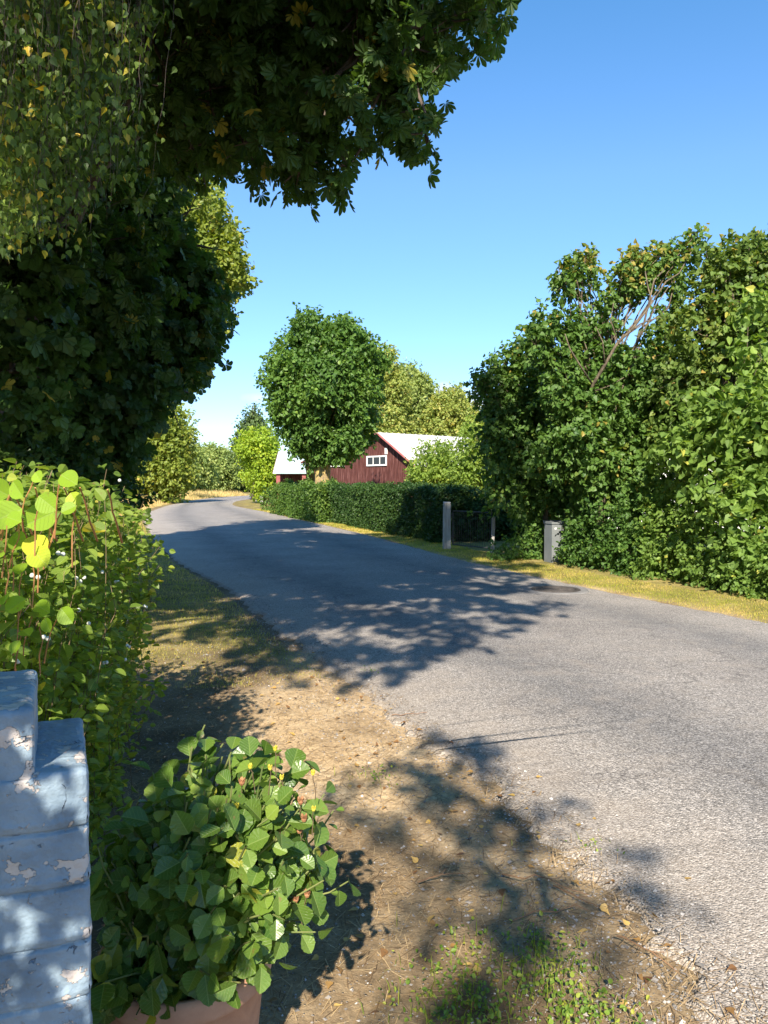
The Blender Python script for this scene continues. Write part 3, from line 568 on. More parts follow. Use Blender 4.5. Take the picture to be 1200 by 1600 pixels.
# birch beside the camera: hanging strands upper left
broot = empty('birch_tree', (-4.4, 1.7, 0), 'birch with thin hanging strands of small pale green leaves at the upper left', 'tree')
mb = MB(); tp = limb_path((-4.4, 1.7, -.05), (-3.6, 2.2, 9), 0, 9, .02); mb.tube(tp, np.linspace(.17, .05, 9), 10)
mb.build('trunk', noisemat('birch_bark', [(.35, (.08, .07, .06)), (.5, (.5, .48, .45)), (.8, (.65, .63, .6))], 4, stretch=(1, 1, 5), bump=.3), broot, smooth=True, world=True)
mb = MB(); P, TT, NN = [], [], []
for i in range(400):
    px_ = rng.uniform(-60, 215)*rng.uniform(.3, 1) if i % 3 else rng.uniform(0, 220); Y = rng.uniform(3.1, 4.8)
    ylow = (395 if px_ < 150 else 300)*rng.uniform(.25, 1) if i % 4 else rng.uniform(60, 380)
    e_ = at(px_, ylow, Y); ln = rng.uniform(.7, 1.6)
    s_ = e_+np.array([rng.normal(0, .12), rng.normal(0, .12), ln])
    pts = limb_path(s_, e_, 0, 7, .05); mb.tube(pts, np.linspace(.0013, .0007, 7), 3, False)
    m_ = int(ln*44); f = rng.random(m_)**.8
    q = np.stack([np.interp(f, np.linspace(0, 1, 7), pts[:, j]) for j in range(3)], 1); P.append(q+rng.standard_normal((m_, 3))*.035)
    TT.append(rng.standard_normal((m_, 3))*.5-UP*.9); NN.append(rng.standard_normal((m_, 3))+np.array([0, -.3, .5]))
for _ in range(26):
    e_ = at(rng.uniform(-50, 200), rng.uniform(-330, 30), rng.uniform(3.2, 4.6)); mb.tube(limb_path(tp[rng.integers(3, 8)], e_, .15), np.linspace(.03, .006, 7), 5)
mb.build('strands', M['dark_wood'], broot, world=True)
P, TT, NN = map(np.vstack, (P, TT, NN))
k = (~in_lit(P) | (rng.random(len(P)) < .3)) & ~(gapf(P, .3) & (rng.random(len(P)) < .6)); P, TT, NN = P[k], TT[k], NN[k]
v = np.clip(.45+.3*sn(P, 2.2)+.25*rng.standard_normal(len(P)), 0, .95); v[rng.random(len(P)) < .01] = 1
V, Fc, v = scatter_leaves(P, TT, NN, .038*rng.uniform(.6, 1.3, len(P)), 'birch', v)
mobj('leaves', V, [Fc], M['birch_leaf'], broot, attrs={'v': v}, world=True)
# tree behind the viewpoint: casts the blotches of shade on the near verge
BL = [[(640, 1165), (700, 1150), (778, 1165), (762, 1225), (670, 1268), (620, 1225)], [(600, 1262), (700, 1262), (800, 1250), (860, 1300), (870, 1360), (960, 1420), (930, 1520), (860, 1500), (790, 1600), (640, 1640), (610, 1500), (640, 1400), (590, 1330)], [(925, 1300), (1005, 1305), (1010, 1340), (930, 1335)], [(960, 1368), (1040, 1368), (1065, 1405), (985, 1428)], [(835, 1250), (895, 1243), (900, 1280), (840, 1285)], [(520, 1205), (560, 1200), (560, 1275), (520, 1290)]]
BG = [[tuple(gnd(*p_)) for p_ in b_] for b_ in BL]
HO = [(712, 1425, 48), (840, 1330, 26), (900, 1465, 30), (760, 1500, 22), (690, 1340, 20)]
O = []
for b_ in BG:
    b_ = np.array(b_); lo, hi = b_.min(0), b_.max(0); A = np.prod(hi-lo); k = int(A*85)
    q = rng.uniform(lo, hi, (k, 2)); q = q[inpoly(q[:, 0], q[:, 1], b_)]
    for hx, hy, hr in HO:
        x_, y_, _ = project(np.column_stack([q, np.zeros(len(q))])); q = q[(x_-hx)**2+((y_-hy)*1.2)**2 > hr*hr]
    h = rng.uniform(4.6, 7.2, len(q)); O.append(np.column_stack([q[:, 0]-SH[0]*SHL*h, q[:, 1]-SH[1]*SHL*h, h]))
O = np.vstack(O); t_ = (1.9-O[:, 1])/SH[1]; px_ = O[:, 0]+SH[0]*t_; pz_ = O[:, 2]-t_*math.tan(EL)
t2 = (3.4-O[:, 1])/SH[1]; sx_ = O[:, 0]+SH[0]*t2; O = O[~((px_ < -.08) & (px_ > -.55) & (pz_ < 1.15)) & ~(sx_ < -1.0)]; D = nrm(rng.standard_normal(O.shape))
broot = empty('rowan_tree', (-2.6, -6.5, 0), 'open rowan tree behind the viewpoint, seen only by its blotches of shade', 'tree')
mb = MB(); mb.tube(limb_path((-2.6, -6.5, -.05), (-1.4, -5.6, 6.5), 0, 8, .02), np.linspace(.15, .04, 8), 10); mb.build('trunk', M['bark'], broot, smooth=True, world=True)
mb = MB()
for c in O[rng.integers(0, len(O), 7)]: mb.tube(limb_path((-2.0, -6.1, rng.uniform(2.5, 5)), c, .1), np.linspace(.008, .003, 7), 5)
mb.build('branches', M['bark'], broot, world=True)
V, Fc, v = foliage(O, D, 'ovate', .09, 7, .12); mobj('crown', V, [Fc], M['birch_leaf'], broot, attrs={'v': v}, world=True)
# made-up shrub out of view on the left, added to shade the blue pillar
cl = [(-.8, -.2, 1.55, .24), (-1.05, -.1, 1.75, .3), (-.82, -.15, 1.95, .24), (-.62, -.3, 1.5, .16), (-1.2, -.1, 1.35, .3), (-.9, -.1, 2.2, .2), (-.66, -.25, 1.85, .13)]
tree('privet_shrub', 'unseen shrub added left of the viewpoint to shade the blue pillar', 'shrub', (-1.1, -.15), (-1.0, -.15, 1.6), .03, cl, 'ovate', .05, 260, 7, .1, 'shrub_leaf', sub=3)

# ------------------------------------------------------------------ distant planting and buildings
def bushy(name, label, cat, clpx, Z0, base, kind, size, dens, mat, group=None, lpt=7, tlen=None, back=None, r0=.08, top=None, bark='bark', **kw):
    cl = pxc(clpx, Z0, back); b_ = (at(base, 757, Z0)[0], Z0)
    zt = np.mean([c[2] for c in cl])
    return tree(name, label, cat, b_, top or (b_[0], Z0+.2, zt), r0, cl, kind, size, dens, lpt, tlen or size*2, M and mat, bark, group, **kw)
bushy('alder_tree', 'leafy tree with sunlit crown at the far left of the road bend', 'tree', [(255, 645, 22), (235, 670, 30), (265, 675, 24), (220, 705, 30), (255, 710, 34), (275, 700, 20), (235, 745, 34), (270, 740, 28), (205, 740, 24)], 64, 238, 'ovate', .3, 6, 'linden_lit', back=1.5, r0=.16)
bushy('aspen_tree', 'thin pale tree seen through just right of the leafy far left tree', 'tree', [(285, 655, 18), (300, 670, 13), (290, 690, 20), (302, 700, 10), (280, 720, 22)], 85, 286, 'ovate', .3, 3, 'far_hazy_leaf', r0=.14, lpt=5)
fb = [(295, 738, 30, 120), (330, 735, 30, 150), (362, 742, 27, 158), (392, 746, 22, 165), (420, 742, 26, 160), (268, 745, 26, 110)]
labs = ['biggest rounded willow bush in the far row, beyond the tall dry grass', 'pale willow bush above the road bend, second from the pale aspen', 'middle sized willow bush beyond the bend', 'low willow bush right at the far end of the visible road', 'willow bush beyond the bend behind the yellow green maple', 'willow bush at the left end of the far row, behind the leafy tree']
for (a, b_, r, Z0), lb in zip(fb, labs):
    bushy('willow_bush', lb, 'bush', [(a, b_, r), (a-12, b_-8+rng.uniform(-8, 6), r*.7), (a+12, b_-6+rng.uniform(-8, 6), r*.7), (a, b_+10, r*.9), (a+rng.uniform(-8, 8), b_-18, r*.45)], Z0, a, 'rhomb', .5, 2.6, 'far_hazy_leaf', group='willow bushes beyond the road bend', back=2, r0=.08, sub=1)
bushy('maple_tree', 'bright yellow green maple at the right of the road bend beside the small red shed', 'tree', [(390, 695, 18), (410, 690, 20), (400, 715, 22), (420, 715, 20), (408, 740, 22), (425, 750, 20), (385, 700, 12), (412, 768, 12)], 62, 412, 'ovate', .22, 9, 'yellow_leaf', back=1.5, r0=.14)
bushy('ivy_shrub', 'bright green upright shrub at the far end of the clipped hedge by the shed', 'shrub', [(417, 782, 9), (420, 772, 9), (424, 765, 8), (422, 790, 8)], 47, 420, 'ovate', .12, 22, 'hedge_pale', r0=.04)
cl = []
for i in range(9):
    f = i/8; cl += pxc([(395+rng.uniform(-2, 2), 700-65*f, 26*(1-f)+3)], 80)
tree('spruce_tree', 'tall conical spruce behind the yellow green maple', 'tree', (at(395, 757, 80)[0], 80), at(395, 634, 80), .2, cl, 'rhomb', .3, 9, 6, .5, 'needle', leafx=dict(droop=.6))
bushy('birch_tree', 'tall pale birch just right of the round ash crown', 'tree', [(598, 565, 20), (592, 595, 26), (612, 610, 26), (600, 640, 36), (605, 670, 30)], 66, 602, 'ovate', .24, 7.5, 'birch_hazy', back=2, r0=.2)
bushy('poplar_tree', 'tall pointed poplar above the white barn roof', 'tree', [(638, 580, 12), (640, 598, 22), (655, 605, 16), (634, 625, 28), (655, 635, 30), (645, 665, 36), (622, 655, 26)], 72, 642, 'ovate', .24, 8, 'far_hazy_leaf', back=2, r0=.22)
bushy('birch_tree', 'yellowish birch behind the right end of the white barn roof', 'tree', [(712, 618, 14), (706, 636, 24), (690, 645, 24), (722, 650, 22), (700, 672, 34), (735, 668, 22), (680, 668, 22)], 70, 706, 'ovate', .24, 8.5, 'birch_hazy', back=2, r0=.18)
# the round ash
cl = []
AC = at(508, 604, 36.0)
while len(cl) < 80:
    d = nrm(rng.standard_normal(3)); c = AC+d*np.array([2.3, 2.4, 3.3])*rng.uniform(.75, 1)
    wz = (c[2]-AC[2])/3.35
    c[0] = AC[0]+(c[0]-AC[0])*(1-.05*max(0, wz)-.1*max(0, -wz)); cl.append((*c, rng.uniform(.45, .85)))
tree('ash_tree', 'round crowned ash with yellow lichened trunks behind the hedge, before the red barn', 'tree', (at(497, 757, 36)[0], 36.2), (AC[0], 36, 7), .42, cl, 'ovate', .17, 24, 7, .3, 'ash_leaf', bark='bark_lichen', trunk_parts=[(at(470, 757, 36)[0], 36, 4.2, .3), (at(486, 757, 36)[0], 35.6, 4, .3), (at(520, 757, 36)[0], 36.4, 4, .26)], leafx=dict(droop=.35), sub=1, limb_r=.2, fork=.4)

# barn
C0 = at(648, 722, 45); rz = R(-50.3)
barn = empty('barn', (C0[0], 45, 0), 'old red board barn with white metal roof and small white windows behind the hedge', 'barn', rz=rz)
def gz(x): return 2.9+1.8*(-x/3) if x > -3 else 4.7-(-x-3)/8*1.5
mb = MB(); wb = .16
for i in range(int(11/wb)):
    x1, x0 = -i*wb, -(i+1)*wb+.012; y = -.012*(i % 2)-.006*rng.random()
    z0, z1 = gz(x0)-.02, gz(x1)-.02
    mb.add([(x0, y, .1), (x1, y, .1), (x1, y, z1), (x0, y, z0), (x0, y+.05, .1), (x1, y+.05, .1), (x1, y+.05, z1), (x0, y+.05, z0)], [(0, 1, 2, 3), (5, 4, 7, 6), (1, 5, 6, 2), (4, 0, 3, 7)])
mb.build('gable_wall', M['red_board'], barn)
mb = MB(); mb.box((-.05, .06, .05), (0, 11, 2.88)); mb.box((-11, .06, .05), (-10.95, 11, 3.1)); mb.box((-11, 10.95, .05), (-.06, 11, 2.85)); mb.build('side_wall', M['red_board'], barn)
mb = MB(); s1 = (4.7-2.9)/3
for (xa, za, xb, zb) in ((-3, 4.78, .45, 4.78-s1*3.45), (-3, 4.78, -11.4, 4.78-8.4*.1875)):
    y0, y1 = -.35, 11.3
    mb.add([(xa, y0, za), (xb, y0, zb), (xb, y1, zb), (xa, y1, za), (xa, y0, za-.07), (xb, y0, zb-.07), (xb, y1, zb-.07), (xa, y1, za-.07)], [(0, 1, 2, 3), (4, 7, 6, 5), (0, 4, 5, 1), (1, 5, 6, 2), (2, 6, 7, 3)])
    for k in range(24):
        y = y0+.25+k*.48; mb.box((min(xa, xb), y-.015, 0), (min(xa, xb)+.001, y, .001)) if False else mb.tube([(xa, y, za+.015), (xb, y, zb+.015)], .02, 4)
roof = mb.build('roof', M['white_roof'], barn)
mb = MB(); mb.tube([(-3, -.37, 4.69), (.45, -.37, 4.69-s1*3.45)], .07, 4); mb.tube([(-3, -.37, 4.69), (-11.4, -.37, 4.69-8.4*.1875)], .07, 4); mb.build('bargeboard', M['red_trim'], barn)
def window(parent, x0, x1, z0, z1, y, n=3):
    mb = MB(); t_ = .09
    mb.box((x0, y-.05, z0), (x1, y, z0+t_)); mb.box((x0, y-.05, z1-t_), (x1, y, z1)); mb.box((x0, y-.05, z0+t_), (x0+t_, y, z1-t_)); mb.box((x1-t_, y-.05, z0+t_), (x1, y, z1-t_))
    for k in range(1, n): xm = x0+(x1-x0)*k/n; mb.box((xm-.025, y-.045, z0+t_), (xm+.025, y, z1-t_))
    f = mb.build('window', M['white_paint'], parent)
    mb = MB(); mb.box((x0+t_, y-.02, z0+t_), (x1-t_, y-.01, z1-t_)); mb.build('pane', M['glass'], f)
window(barn, -4.45, -2.5, 2.75, 3.38, -.03); window(barn, -8.5, -6.8, 2.78, 3.38, -.03)
mb = MB(); mb.box((-2.68, -.06, 3.45), (-2.45, -.02, 3.82)); mb.build('vent', M['white_paint'], barn)
# small shed
S0 = at(431, 757, 56)
shed = empty('shed', (S0[0], 56, 0), 'small red shed with pale green roof at the far end of the hedge', 'shed')
mb = MB(); mb.box((0, 2.2, 0), (4, 2.3, 2.9)); mb.box((0, 2.31, 0), (.1, 6, 2.6)); mb.box((3.9, 2.31, 0), (4, 6, 2.6)); mb.box((0.11, 5.9, 0), (3.89, 6, 2.6)); mb.build('wall', M['red_board'], shed)
for x_ in (0.02, 1.9, 3.8): mb = MB(); mb.box((x_, .1, 0), (x_+.28, .32, 2.42)); mb.build('porch_post', M['red_trim'], shed)
mb = MB(); mb.add([(-.2, -.1, 2.45), (4.2, -.1, 2.45), (4.2, 3, 4.15), (-.2, 3, 4.15), (-.2, -.1, 2.38), (4.2, -.1, 2.38), (4.2, 3, 4.08), (-.2, 3, 4.08), (-.2, 6.2, 2.5), (4.2, 6.2, 2.5)], [(0, 1, 2, 3), (4, 7, 6, 5), (0, 4, 5, 1), (0, 3, 7, 4), (1, 5, 6, 2), (3, 2, 9, 8)]); mb.build('roof', M['green_roof'], shed)
mb = MB(); mb.add([(-.24, -.1, 2.4), (-.24, 3, 4.1), (-.24, 6.1, 2.4), (-.12, -.1, 2.4), (-.12, 3, 4.1), (-.12, 6.1, 2.4)], [(0, 1, 2), (3, 5, 4), (0, 3, 4, 1), (1, 4, 5, 2), (0, 2, 5, 3)]); mb.build('gable', M['red_trim'], shed)
# small red marker posts
for i, (a, b_, hh, lb) in enumerate([(402, 785, .95, 'short post with dark red top on the lawn at the road bend'), (409, 789, .7, 'lower weathered post just right of the red topped post at the bend')]):
    g_ = gnd(a, b_); po = empty('marker_post', (*g_, 0), lb, 'post')
    mb = MB(); mb.box((-.1, -.1, 0), (.1, .1, hh*.6)); mb.build('post', M['weathered_wood'] if i else M['white_paint'], po)
    mb = MB(); mb.box((-.12, -.12, hh*.6), (.12, .12, hh)); mb.build('cap', M['weathered_wood'] if i else M['red_trim'], po)
g_ = at(292, 757, 95); po = empty('field_rail', (g_[0], 95, 0), 'dark wooden post with a crossbar in the tall dry grass left of the road', 'rail')
mb = MB(); mb.box((-.09, -.09, 0), (.09, .09, 1.65)); mb.build('post', M['dark_wood'], po); mb = MB(); mb.box((-.7, -.15, 1.3), (.12, -.1, 1.5)); mb.build('crossbar', M['dark_wood'], po)
# white house behind the thicket
h = empty('house', (6.2, 24, 0), 'white rendered house glimpsed through gaps of the lilac thicket', 'house')
mb = MB(); mb.box((0, 0, 0), (9, 6, 3.2)); mb.build('wall', M['white_paint'], h)
mb = MB(); mb.add([(-.4, -.4, 3.2), (9.4, -.4, 3.2), (9.4, 3, 5), (-.4, 3, 5), (-.4, 6.4, 3.2), (9.4, 6.4, 3.2)], [(0, 1, 2, 3), (3, 2, 5, 4), (0, 3, 4), (1, 5, 2)]); mb.build('roof', M['concrete'], h)
for x_ in (1.2, 4, 6.8): window(h, x_, x_+1.2, 1, 2.3, -.01, 2)
# white boards under the maple
p_ = at(30, 722, 15.5); f_ = empty('fence_panel', (p_[0], 15.5, 0), 'scrap of white board fence glimpsed under the dark maple at the left edge', 'fence')
for z_ in (1.75, 2.05): mb = MB(); mb.box((-.3, 0, z_), (.35, .04, z_+.2)); mb.build('board', M['white_paint'], f_)
mb = MB(); mb.box((-.05, .045, 0), (.05, .12, 2.3)); mb.build('post', M['white_paint'], f_)

# ------------------------------------------------------------------ hedges
def hedge(name, label, A, B, thick, hgt, kind, size, dens, mat, lobes=.12, lit=0):
    A, B = np.array(A), np.array(B); d = (B-A)/np.linalg.norm(B-A); nrm_ = np.array([-d[1], d[0]])
    if nrm_[1] < 0: nrm_ = -nrm_
    ln = np.linalg.norm(B-A); root = empty(name, (A[0], A[1], 0), label, 'hedge')
    faces = [(ln*hgt, 0), (ln*thick, 1), (thick*hgt, 2), (thick*hgt, 3)]; O, D = [], []
    for area, f in faces:
        k = int(area*dens); a, b_ = rng.random(k), rng.random(k)
        if f == 0: s_, w_, z_, dv = a*ln, np.zeros(k), b_*hgt, (-nrm_[0], -nrm_[1], .25)
        elif f == 1: s_, w_, z_, dv = a*ln, b_*thick, np.full(k, hgt), (0, 0, 1)
        else: s_, w_, z_, dv = np.full(k, 0. if f == 2 else ln), a*thick, b_*hgt, (-d[0] if f == 2 else d[0], -d[1] if f == 2 else d[1], .2)
        P = np.stack([A[0]+d[0]*s_+nrm_[0]*w_, A[1]+d[1]*s_+nrm_[1]*w_, z_], 1)
        dd = nrm(np.array(dv)); P += dd*(lobes*sn(P, 1.6)+lobes*.6*sn(P, 4, 2)-rng.random(k)*.22)[:, None]
        O.append(P); D.append(np.broadcast_to(dd, P.shape))
    V, Fc, v = foliage(np.vstack(O), np.vstack(D), kind, size, 5, size*1.6, droop=.1)
    mobj('foliage', V, [Fc], M[mat], root, attrs={'v': v}, world=True)
    mb = MB()
    for s_ in np.arange(.2, ln, .45):
        q = A+d*s_+nrm_*thick*.5; q3 = np.array([q[0], q[1], -.05])
        for _ in range(3): mb.tube(limb_path(q3, q3+np.array([rng.normal(0, .25), rng.normal(0, .2), hgt*.9]), .02, 5), np.linspace(.025, .008, 5), 4, False)
    mb.build('stems', M['bark'], root, world=True)
    # dense twiggy heart of the hedge
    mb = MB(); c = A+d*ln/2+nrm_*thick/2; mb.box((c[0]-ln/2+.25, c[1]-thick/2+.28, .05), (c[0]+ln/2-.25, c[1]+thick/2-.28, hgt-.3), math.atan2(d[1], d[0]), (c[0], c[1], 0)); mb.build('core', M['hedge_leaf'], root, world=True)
    return root
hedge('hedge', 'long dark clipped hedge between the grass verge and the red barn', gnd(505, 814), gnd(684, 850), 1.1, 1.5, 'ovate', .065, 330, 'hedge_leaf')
hedge('hedge', 'lighter lumpy far section of clipped hedge beneath the round ash', gnd(428, 803), gnd(500, 817), 1.1, 1.5, 'ovate', .09, 170, 'hedge_pale', .25)
# gate, posts
def post(a, yb, yt, wpx, lb, mat, tilt=0):
    g_ = gnd(a, yb); Z0 = g_[1]; hh = (yb-yt)*Z0/F; w_ = wpx*Z0/F/2
    po = empty('gate_post', (*g_, 0), lb, 'post'); mb = MB()
    mb.add([(-w_, -w_, -.1), (w_, -w_, -.1), (w_, w_, -.1), (-w_, w_, -.1), (-w_*.93+tilt, -w_*.9, hh), (w_*.93+tilt, -w_*.95, hh), (w_*.95+tilt, w_*.9, hh+.015), (-w_*.9+tilt, w_*.95, hh+.02)], [(0, 1, 5, 4), (1, 2, 6, 5), (2, 3, 7, 6), (3, 0, 4, 7), (4, 5, 6, 7)])
    mb.build('post', M[mat], po); [(lambda q: (q.box((w_+.002, -.03, hh*z_), (w_+.05, .03, hh*(z_+.05))), q.build('hinge', M['dark_metal'], po)))(MB()) for z_ in (.25, .7)]
    return g_, hh
gA, hA = post(698, 858, 785, 12, 'square weathered grey wooden gate post at the near end of the dark hedge', 'weathered_wood')
gB, hB = post(769, 866, 808, 5, 'thin dark leaning post right of the wire gate, half lost in shrubs', 'weathered_wood', .03)
ga = empty('wire_gate', (gA[0]+.12, gA[1], 0), 'dark low metal bar gate between the grey post and the shrubs', 'gate')
gl = np.linalg.norm(gB-gA)-.2; ga.rotation_euler.z = math.atan2(gB[1]-gA[1], gB[0]-gA[0])
mb = MB(); mb.tube([(.05, 0, .12), (gl, 0, .12)], .016, 6); mb.tube([(.05, 0, .95), (gl, 0, .95)], .016, 6); mb.tube([(.05, 0, .12), (.05, 0, .95)], .018, 6); mb.tube([(gl, 0, .12), (gl, 0, .95)], .018, 6); mb.build('frame', M['dark_metal'], ga)
for s_ in np.arange(.13, gl, .085): mb = MB(); mb.tube([(s_, 0, .13), (s_, 0, .94)], .006, 4); mb.build('bar', M['dark_metal'], ga)
# utility cabinet
g_ = gnd(862, 882); cab = empty('utility_cabinet', (g_[0], g_[1], 0), 'grey metal utility cabinet half swallowed by shrubs on the right verge', 'utility cabinet', rz=R(18))
mb = MB(); W_, D_, H_ = .48, .3, .84
mb.box((0, 0, -.05), (.16, D_, H_-.03)); mb.box((.16, .012, -.05), (W_, D_, H_-.03)); mb.build('body', M['grey_metal'], cab)
mb = MB(); mb.add([(-.015, -.02, H_-.028), (W_+.015, -.02, H_-.028), (W_+.015, D_+.015, H_-.028), (-.015, D_+.015, H_-.028), (-.015, -.02, H_+.005), (W_+.015, -.02, H_+.005), (W_+.015, D_+.015, H_+.03), (-.015, D_+.015, H_+.03)], [(0, 3, 2, 1), (0, 1, 5, 4), (1, 2, 6, 5), (2, 3, 7, 6), (3, 0, 4, 7), (4, 5, 6, 7)]); mb.build('lid', M['grey_metal'], cab)
mb = MB(); mb.box((.185, -.006, .05), (W_-.01, .01, H_-.06)); dr = mb.build('door', M['grey_metal'], cab)
mb = MB(); mb.box((.21, -.014, .6), (.31, -.008, .76)); mb.build('lock_recess', M['dark_metal'], dr)
mb = MB(); mb.box((.225, -.022, .66), (.295, -.0145, .7)); mb.build('handle', M['grey_metal'], dr)
mb = MB(); mb.box((.06, -.004, .7), (.115, -.001, .735)); mb.build('sticker', M['white_paint'], cab)
# manhole
g_ = gnd(868, 925); mh = empty('manhole', (*g_, 0), 'round iron manhole cover with worn asphalt ring near the right edge of the road', 'manhole cover')
zc = .035; u_ = .9
mb = MB(); mb.lathe([(.30, zc+.006), (.33, zc+.012), (.36, zc+.012), (.365, zc-.03)], k=48); mb.build('frame', M['cast_iron'], mh)
mb = MB(); mb.lathe([(.001, zc+.012), (.05, zc+.012), (.055, zc+.007), (.11, zc+.007), (.115, zc+.012), (.17, zc+.012), (.175, zc+.007), (.23, zc+.007), (.235, zc+.012), (.285, zc+.012), (.29, zc+.003)], k=48)
for k in range(12): a = k*math.pi/6; mb.tube([(.06*math.cos(a), .06*math.sin(a), zc+.008), (.28*math.cos(a), .28*math.sin(a), zc+.008)], .006, 4)
mb.build('cover', M['cast_iron'], mh)
mb = MB(); mb.lathe([(.366, zc+.006), (.42, zc+.009), (.47, zc+.007), (.5, zc-.03)], k=64); mb.build('surround', M['concrete'], mh)

# ------------------------------------------------------------------ right thicket
bushy('garden_shrub', 'bright yellow green shrub in front of the white barn roof', 'shrub', [(680, 712, 22), (664, 735, 24), (700, 730, 26), (690, 750, 26), (650, 748, 14), (715, 750, 22)], 29, 684, 'ovate', .11, 26, 'garden_shrub', back=.8, r0=.05)
bushy('garden_shrub', 'taller green shrub between the yellow green shrub and the lilac thicket', 'shrub', [(745, 685, 24), (765, 665, 20), (735, 715, 28), (770, 710, 30), (790, 680, 26), (750, 745, 30), (785, 745, 30), (720, 745, 20), (810, 720, 30)], 27, 760, 'ovate', .11, 26, 'garden_shrub', back=1, r0=.06)
bushy('privet_shrub', 'dark shaded shrub filling the space behind the wire gate', 'shrub', [(730, 800, 30), (760, 800, 32), (800, 800, 36), (840, 810, 34), (745, 835, 26), (785, 840, 30), (830, 790, 36), (860, 780, 36)], 21.0, 770, 'ovate', .08, 60, 'hedge_leaf', back=.8, r0=.04)
bushy('privet_shrub', 'low green shrub just left of the grey utility cabinet', 'shrub', [(820, 850, 22), (842, 862, 18), (800, 858, 16), (835, 838, 20), (780, 860, 12), (848, 840, 12)], 16.2, 825, 'ovate', .07, 85, 'shrub_leaf', r0=.03)
def yl(P): return np.zeros(len(P))
bushy('lilac_tree', 'left lobe of the lilac thicket leaning over the garden shrubs, leaves tight and dark', 'lilac', [(748, 594, 13), (765, 580, 14), (758, 612, 12), (790, 568, 20), (782, 600, 20), (815, 545, 14), (830, 562, 22), (850, 580, 22), (820, 600, 26), (770, 632, 16), (800, 625, 24), (845, 620, 30), (800, 650, 40), (850, 660, 48), (800, 700, 42), (850, 725, 50), (815, 760, 42), (870, 770, 45)], 16.3, 850, 'heart', .085, 52, 'lilac_leaf', back=.9, r0=.07, bark='bark_lilac', lpt=6)
def lil_limbs(root):
    mb = MB()
    for pts, r_ in (([(908, 690), (915, 640), (925, 600), (945, 570), (965, 535), (985, 515), (1005, 492), (1022, 470)], .06), ([(985, 515), (1000, 505), (1020, 500), (1032, 497)], .025), ([(1005, 492), (1018, 470), (1012, 445), (1008, 425)], .03), ([(1022, 470), (1040, 440), (1062, 425), (1078, 395)], .028), ([(925, 600), (905, 570), (890, 545), (882, 520)], .03), ([(945, 570), (940, 535), (930, 510)], .022), ([(965, 535), (955, 500), (958, 475)], .02), ([(930, 610), (955, 600), (975, 590)], .02)):
        P = np.array([at(a, b_, 13.45+max(0, (b_-560)/110)) for a, b_ in pts]); mb.tube(np.array([P[0]+(P[-1]-P[0])*0]+list(P[1:]))+rng.normal(0, .012, P.shape), np.linspace(r_*.62, r_*.28, len(P)), 7)
    mb.build('limb', M['bark_lilac'], root, smooth=True, world=True)
bushy('lilac_tree', 'middle lilac with bare forked limbs showing and a dark sprig at its upper left', 'lilac', [(895, 418, 15), (915, 400, 12), (882, 446, 14), (922, 418, 9), (902, 440, 12), (875, 425, 8), (855, 505, 20), (880, 515, 22), (908, 500, 16), (838, 540, 20), (870, 550, 24), (905, 545, 22), (948, 470, 15), (970, 440, 19), (985, 408, 15), (1005, 396, 13), (1030, 402, 18), (1000, 435, 18), (1086, 368, 10), (1076, 385, 12), (1062, 405, 16), (1050, 440, 16), (960, 500, 12), (935, 520, 14), (1045, 480, 14), (930, 575, 22), (960, 560, 16), (980, 590, 46), (930, 640, 50), (990, 660, 54), (900, 700, 54), (960, 740, 60), (1020, 720, 50), (890, 610, 40), (1045, 530, 20), (1010, 560, 26), (1020, 610, 40)], 14.3, 940, 'heart', .085, 58, 'lilac_leaf', back=.5, r0=.09, bark='bark_lilac', lpt=6, extra=lil_limbs, leafx=dict(vbias=lambda P: np.clip((P[:, 2]-4.6)*.35, 0, .42)))
bushy('lilac_tree', 'tallest lilac at the right edge with yellowing tips against the sky', 'lilac', [(1105, 405, 16), (1125, 415, 18), (1150, 392, 18), (1140, 425, 20), (1172, 385, 16), (1195, 378, 16), (1180, 410, 20), (1220, 400, 40), (1115, 450, 24), (1095, 480, 20), (1180, 450, 45), (1240, 470, 50), (1090, 520, 44), (1150, 530, 50), (1210, 540, 50), (1070, 590, 44), (1130, 610, 56), (1200, 630, 50), (1080, 670, 50), (1270, 560, 70), (1270, 680, 80)], 13.2, 1140, 'heart', .085, 50, 'lilac_top', back=.8, r0=.09, bark='bark_lilac', lpt=6)
bushy('linden_sapling', 'big leaved light green linden sapling at the right edge of the lilac thicket', 'sapling', [(1190, 560, 34, 11.5), (1170, 480, 26, 12.3), (1160, 640, 44, 11.5), (1110, 690, 40, 11.8), (1170, 710, 44, 11.4), (1060, 710, 30, 12.2), (1130, 760, 40, 11.4), (1180, 790, 40, 11.1), (1200, 660, 40, 11.3), (1100, 640, 34, 12), (1200, 850, 36, 10.9), (1160, 850, 30, 11), (1240, 720, 60, 11.2)], 11.8, 1150, 'heart', .11, 30, 'sapling_leaf', r0=.05, lpt=5, bark='bark_lilac', back=.5)
low = [(900, 862, 22, 14.6), (925, 840, 28, 14.4), (905, 815, 22, 14.8), (945, 870, 24, 13.9), (960, 815, 32, 14), (985, 860, 32, 13.4), (1000, 810, 34, 13.4), (1030, 880, 28, 12.7), (1045, 840, 34, 12.7), (1060, 790, 36, 13), (940, 780, 32, 14.3)]
bushy('currant_shrub', 'leafy shrub spilling over the right side of the utility cabinet', 'shrub', low[:7], 14.2, 935, 'ovate', .065, 95, 'shrub_leaf', r0=.03, back=.4)
bushy('currant_shrub', 'bright low shrub along the verge between the cabinet shrub and the big leaved sapling', 'shrub', low[7:10]+[(1085, 895, 28, 12), (1100, 850, 34, 12), (1080, 800, 30, 12.4), (1120, 905, 26, 11.5)], 12.4, 1075, 'ovate', .07, 90, 'sapling_leaf', r0=.03, back=.4)
